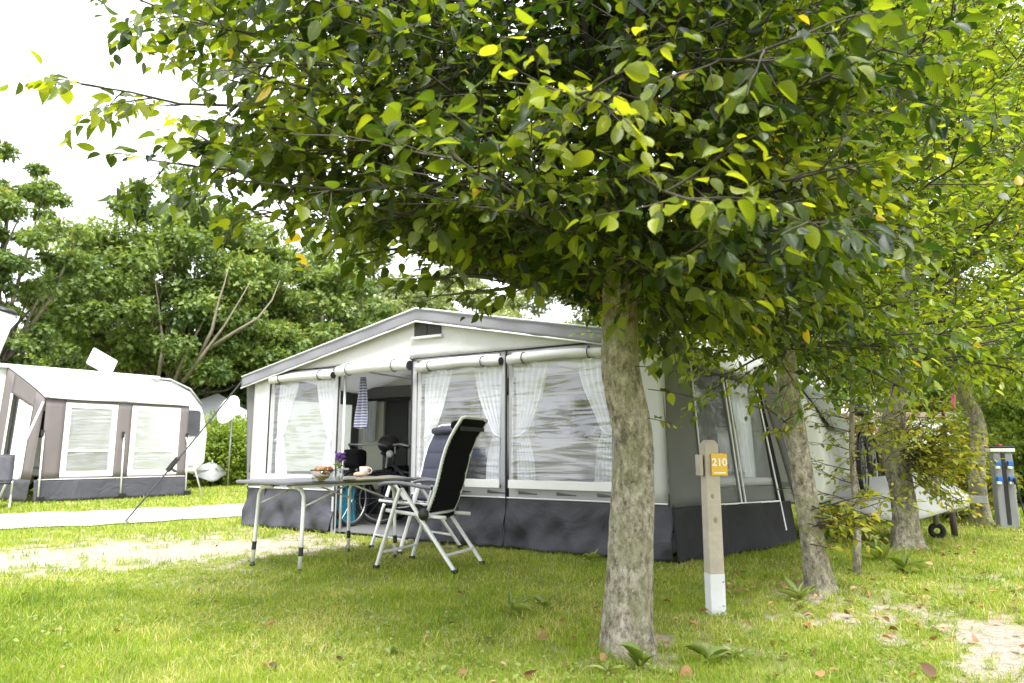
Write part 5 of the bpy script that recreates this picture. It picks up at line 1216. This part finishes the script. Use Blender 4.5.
# things at the left edge of the picture
a = P(-16, 362, 10.5); b = P(5, 312, 10.5)
rc = empty('rolled_canopy_tube', (0, 0, 0), 0, 'white tube with a dark rounded end leaning in at the left edge', 'tube')
MB().tube([a - (b - a) * 1.2, a, b], .15, 20).build('tube', M['white_trim'], rc, True); d = (b - a).normalized(); MB().tube([b, b + d * .04, b + d * .07], [.158, .155, .10], 20).build('end_cap', M['black'], rc, True)
MB().tube([tuple((a - (b - a) * 1.2)[:2]) + (0,), a - (b - a) * .9], .03, 8).build('stand', M['steel'], rc, True)
fc = empty('folding_chair', G(-8, 508), .6, 'dark grey folding chair at the left edge beside the taupe awning', 'chair')
MB().grid(lambda u, v: ((u - .5) * .5, .22 + .16 * v, .42 + .5 * v), 6, 8).build('backrest', M['awn_dark'], fc, True, solid=.03); MB().grid(lambda u, v: ((u - .5) * .5, -.22 + .44 * v, .44 - .03 * v), 6, 6).build('seat', M['awn_dark'], fc, True, solid=.03)
for x in (-.25, .25): MB().tube([(x, -.24, .01), (x, .24, .45)], .012, 6).build('leg', M['alu'], fc); MB().tube([(x, .24, .01), (x, -.24, .45)], .012, 6).build('leg', M['alu'], fc)

# ------------------------------------------------------------------ grass
def grass():
    r = np.random.default_rng(99); P_, D_, S_, W_, R_ = [], [], [], [], []
    for y0, y1, den, wd in ((2.3, 3.6, 9500, .0028), (3.6, 5.2, 6500, .0036), (5.2, 8., 2800, .005), (8., 12., 650, .010), (12., 20., 200, .02), (20, 34, 50, .05)):
        xm = y1 * .95; n = int(den * (y1 - y0) * 2 * xm); x = r.uniform(-xm, xm, n); y = r.uniform(y0, y1, n)
        clump = fbm(x + 9, y + 3, 2.4); b = bare(x, y)
        keep = (r.random(n) > b * 1.02) & (r.random(n) < .45 + 1.1 * clump)
        keep &= ~((path_dist(x, y) < PATH_W * (.97 + .1 * (vnoise(x, y, 4.) - .5))))
        lx = (x - AL.x) * AX.x + (y - AL.y) * AX.y; ly = (x - AL.x) * AN.x + (y - AL.y) * AN.y
        keep &= ~((lx > -.05) & (lx < 6.0 + .3 * np.clip(ly, 0, 2)) & (ly > -.06) & (ly < 2.0))
        nl = (x - NB.x) * math.cos(N_ANG) + (y - NB.y) * math.sin(N_ANG); nk = -(x - NB.x) * math.sin(N_ANG) + (y - NB.y) * math.cos(N_ANG); keep &= ~((nl > -.15) & (nl < 3) & (nk > -.1) & (nk < 2.4))
        for tx, ty in TREES: keep &= np.hypot(x - tx, y - ty) > .13
        x, y, clump = x[keep], y[keep], clump[keep]; n = len(x)
        long = np.zeros(n)
        for tx, ty in TREES: long += np.exp(-((x - tx) ** 2 + (y - ty) ** 2) / .12)
        long += .6 * (vnoise(x + 5, y, 1.1) > .78)
        h = r.uniform(.018, .05, n) * (.65 + .8 * clump) * (1 + .8 * np.clip(long, 0, 1)) * (1.0 if y0 < 8 else 1.25)
        a = r.uniform(0, 2 * PI, n); le = np.abs(r.normal(0, .85, n))
        d = np.stack([np.cos(a) * le, np.sin(a) * le, np.ones(n)], 1)
        P_.append(np.stack([x, y, np.full(n, -.012)], 1)); D_.append(d); S_.append(h * np.sqrt(1 + le * le)); W_.append(np.full(n, wd) * r.uniform(.7, 1.3, n))
        R_.append(np.clip(r.normal(.22 + .55 * fbm(x + 70, y + 20, 1.1) + .5 * (fbm(x, y, .45) - .5) + .3 * (vnoise(x, y, 6.) - .5) + .12 * np.clip((x - 1.) / 2, 0, 1) * 0, .18), 0, .97) + (r.random(n) < .07 + .35 * np.clip((fbm(x + 3, y + 55, 1.9) - .56) * 6, 0, 1)) * .55)
    P_ = np.concatenate(P_); D_ = np.concatenate(D_); S_ = np.concatenate(S_); W_ = np.concatenate(W_); R_ = np.clip(np.concatenate(R_), 0, 1); n = len(P_)
    D_ /= np.linalg.norm(D_, axis=1, keepdims=True); hz = D_ * np.array((1, 1, 0)); hl = np.linalg.norm(hz, axis=1, keepdims=True) + 1e-6; hz /= hl
    an = RNG.uniform(0, 2 * PI, n); side = np.stack([np.cos(an), np.sin(an), np.zeros(n)], 1)
    m = P_ + D_ * S_[:, None] * .5 - hz * (S_ * .06)[:, None]; t = P_ + D_ * S_[:, None] + np.array((0, 0, -.12)) * (S_ * hl[:, 0])[:, None]
    v = np.stack([P_ - side * W_[:, None] * .5, P_ + side * W_[:, None] * .5, m + side * W_[:, None] * .42, m - side * W_[:, None] * .42, t], 1)
    me = bpy.data.meshes.new('grass'); me.vertices.add(n * 5); me.vertices.foreach_set('co', v.astype(np.float32).ravel())
    fl = np.array([0, 1, 2, 3, 3, 2, 4]); me.loops.add(n * 7); me.loops.foreach_set('vertex_index', (np.arange(n)[:, None] * 5 + fl).ravel().astype(np.int32))
    me.polygons.add(n * 2); me.polygons.foreach_set('loop_start', (np.arange(n)[:, None] * 7 + np.array([0, 4])).ravel().astype(np.int32)); me.polygons.foreach_set('loop_total', np.tile([4, 3], n).astype(np.int32))
    at = me.attributes.new('rnd', 'FLOAT', 'POINT'); at.data.foreach_set('value', np.repeat(R_, 5).astype(np.float32))
    me.materials.append(M['grass']); me.update(); o = bpy.data.objects.new('grass', me); link(o)
    tag(o, 'short bright green lawn grass with worn patches around the pitch', 'grass', kind='stuff'); return n
print('BLADES', grass())

# weeds
def weed(px, py, R, n, label, seed, up=.6):
    r = np.random.default_rng(seed); g = G(px, py); k = np.arange(n)
    o = leaf_object('weed_plant', M['weed'], None, np.zeros((n, 3)) + np.array((0, 0, -.005)), np.stack([np.cos(k * ga), np.sin(k * ga), up * r.uniform(.4, 1.4, n)], 1), np.tile((0, 0, 1.), (n, 1)) + r.normal(0, .15, (n, 3)), R * r.uniform(.6, 1.2, n), r.random(n), 'full', .34)
    o.location = (g.x, g.y, 0); tag(o, label, 'weed', 'broad-leaved weeds in the lawn')
for i, (px, py, R, n, lb, up) in enumerate(((640, 668, .15, 9, 'tall light green weed at the foot of the nearest hornbeam trunk', 1.3), (606, 672, .09, 6, 'small weed left of the nearest hornbeam trunk foot', .5), (512, 612, .15, 11, 'pale dandelion rosette on the lawn between chair and nearest trunk', .7), (545, 607, .13, 10, 'pale dandelion rosette nearest the thick trunk on open lawn', .8),
    (708, 660, .16, 12, 'broad leafy rosette below the numbered post', .5), (800, 600, .17, 10, 'leafy weed at the foot of the second hornbeam', 1.1), (905, 572, .22, 14, 'big leafy weed clump below the third hornbeam', .8), (880, 560, .24, 12, 'leafy weed clump left of the third hornbeam foot', 1.0), (735, 655, .10, 8, 'low weed right of the broad rosette under the post', .5),
    (390, 655, .09, 7, 'small weed low in the centre-left of the lawn', .5), (590, 560, .12, 9, 'grassy weed by the awning skirt left of the thick trunk', 1.2), (648, 610, .08, 7, 'tiny weed just right of the nearest trunk', .6), (865, 530, .30, 16, 'tall weed tuft between sapling and third hornbeam', 1.2))): weed(px, py, R, n, lb, 300 + i, up)
# fallen leaves
def litter_mesh(name, pos, size, rnd, r, label, kind=None):
    n = len(pos); a = r.uniform(0, 2 * PI, n)
    return leaf_object(name, M['litter'], None, pos, np.stack([np.cos(a), np.sin(a), r.normal(0, .25, n)], 1), np.tile((0, 0, 1.), (n, 1)) + r.normal(0, .4, (n, 3)), size, rnd, 'full', 1.0)
r = np.random.default_rng(5); n = 4200; x = r.uniform(-3.5, 7, n); y = r.uniform(2.6, 11, n)
wgt = .03 + sum(.8 * np.exp(-((x - tx) ** 2 + (y - ty) ** 2) / (1.1 if i else .5)) for i, (tx, ty) in enumerate(TREES)) + .5 * blob(x, y, 2.6, 4.6, .7, 1.2, .7) + .5 * blob(x, y, 2.6, 6.6, .7, 1., .6)
lx = (x - AL.x) * AX.x + (y - AL.y) * AX.y; ly = (x - AL.x) * AN.x + (y - AL.y) * AN.y
kp = (r.random(n) < wgt) & ~((lx > -.1) & (lx < 6.7) & (ly > -.1) & (ly < 2.1))
x, y = x[kp], y[kp]; n = len(x)
o = litter_mesh('leaf_litter', np.stack([x, y, r.uniform(.004, .03, n)], 1), r.uniform(.03, .065, n), r.uniform(.1, 1, n), r, ''); tag(o, 'scattered dry brown and orange fallen leaves under the hornbeams', 'leaf litter', kind='stuff')
for i, (px, py, s, rn, lb) in enumerate(((488, 643, .09, .02, 'dark shrivelled leaf alone on the lawn below the black chair'), (270, 668, .07, .02, 'dark shrivelled leaf at the bottom edge of the lawn'), (336, 663, .07, .05, 'dark curled leaf in the lawn near the bottom, below the table'), (60, 634, .11, .75, 'pale tan leaf on the lawn at the lower left'), (118, 634, .07, .4, 'orange leaf on the lawn right of the pale tan leaf'),
    (28, 596, .09, .02, 'dark leaf near the bare ground at the left'), (590, 664, .09, .45, 'orange leaf at the foot of the nearest hornbeam'), (690, 672, .12, .5, 'long reddish brown leaf below the numbered post'), (937, 680, .10, .15, 'brown curled leaf on the sandy patch at the bottom right'), (975, 640, .10, .45, 'orange leaf on the sandy patch at the right'), (960, 598, .08, .6, 'round orange leaf on the grass at the right'), (430, 640, .06, .6, 'tan leaf on the lawn left of the dark shrivelled one'))):
    g = G(px, py); rr2 = np.random.default_rng(700 + i); o = litter_mesh('fallen_leaf', np.zeros((1, 3)), [s * .72], [rn], rr2, ''); o.location = (g.x, g.y, .022); tag(o, lb, 'leaf', 'single fallen leaves')

# low clover and plantain leaves mixed into the lawn
r = np.random.default_rng(15); n = 26000; x = r.uniform(-4.2, 5.5, n); y = 2.5 + 5.5 * r.random(n) ** 1.3
cl_ = fbm(x + 31, y + 17, 1.3); kp = (cl_ > .54) & (r.random(n) > bare(x, y)) & (np.abs(x) < y * .95)
lx = (x - AL.x) * AX.x + (y - AL.y) * AX.y; ly = (x - AL.x) * AN.x + (y - AL.y) * AN.y
kp &= ~((lx > -.1) & (lx < 6.7) & (ly > -.1) & (ly < 2.1))
x, y = x[kp], y[kp]; n = len(x); a = r.uniform(0, 2 * PI, n)
o = leaf_object('clover', M['weed'], None, np.stack([x, y, r.uniform(.0, .022, n)], 1), np.stack([np.cos(a), np.sin(a), r.uniform(.1, .9, n)], 1), np.tile((0, 0, 1.), (n, 1)) + r.normal(0, .2, (n, 3)), r.uniform(.014, .034, n), r.random(n), 'mid', 1.2)
tag(o, 'small clover leaves mixed through the lawn', 'clover', kind='stuff')
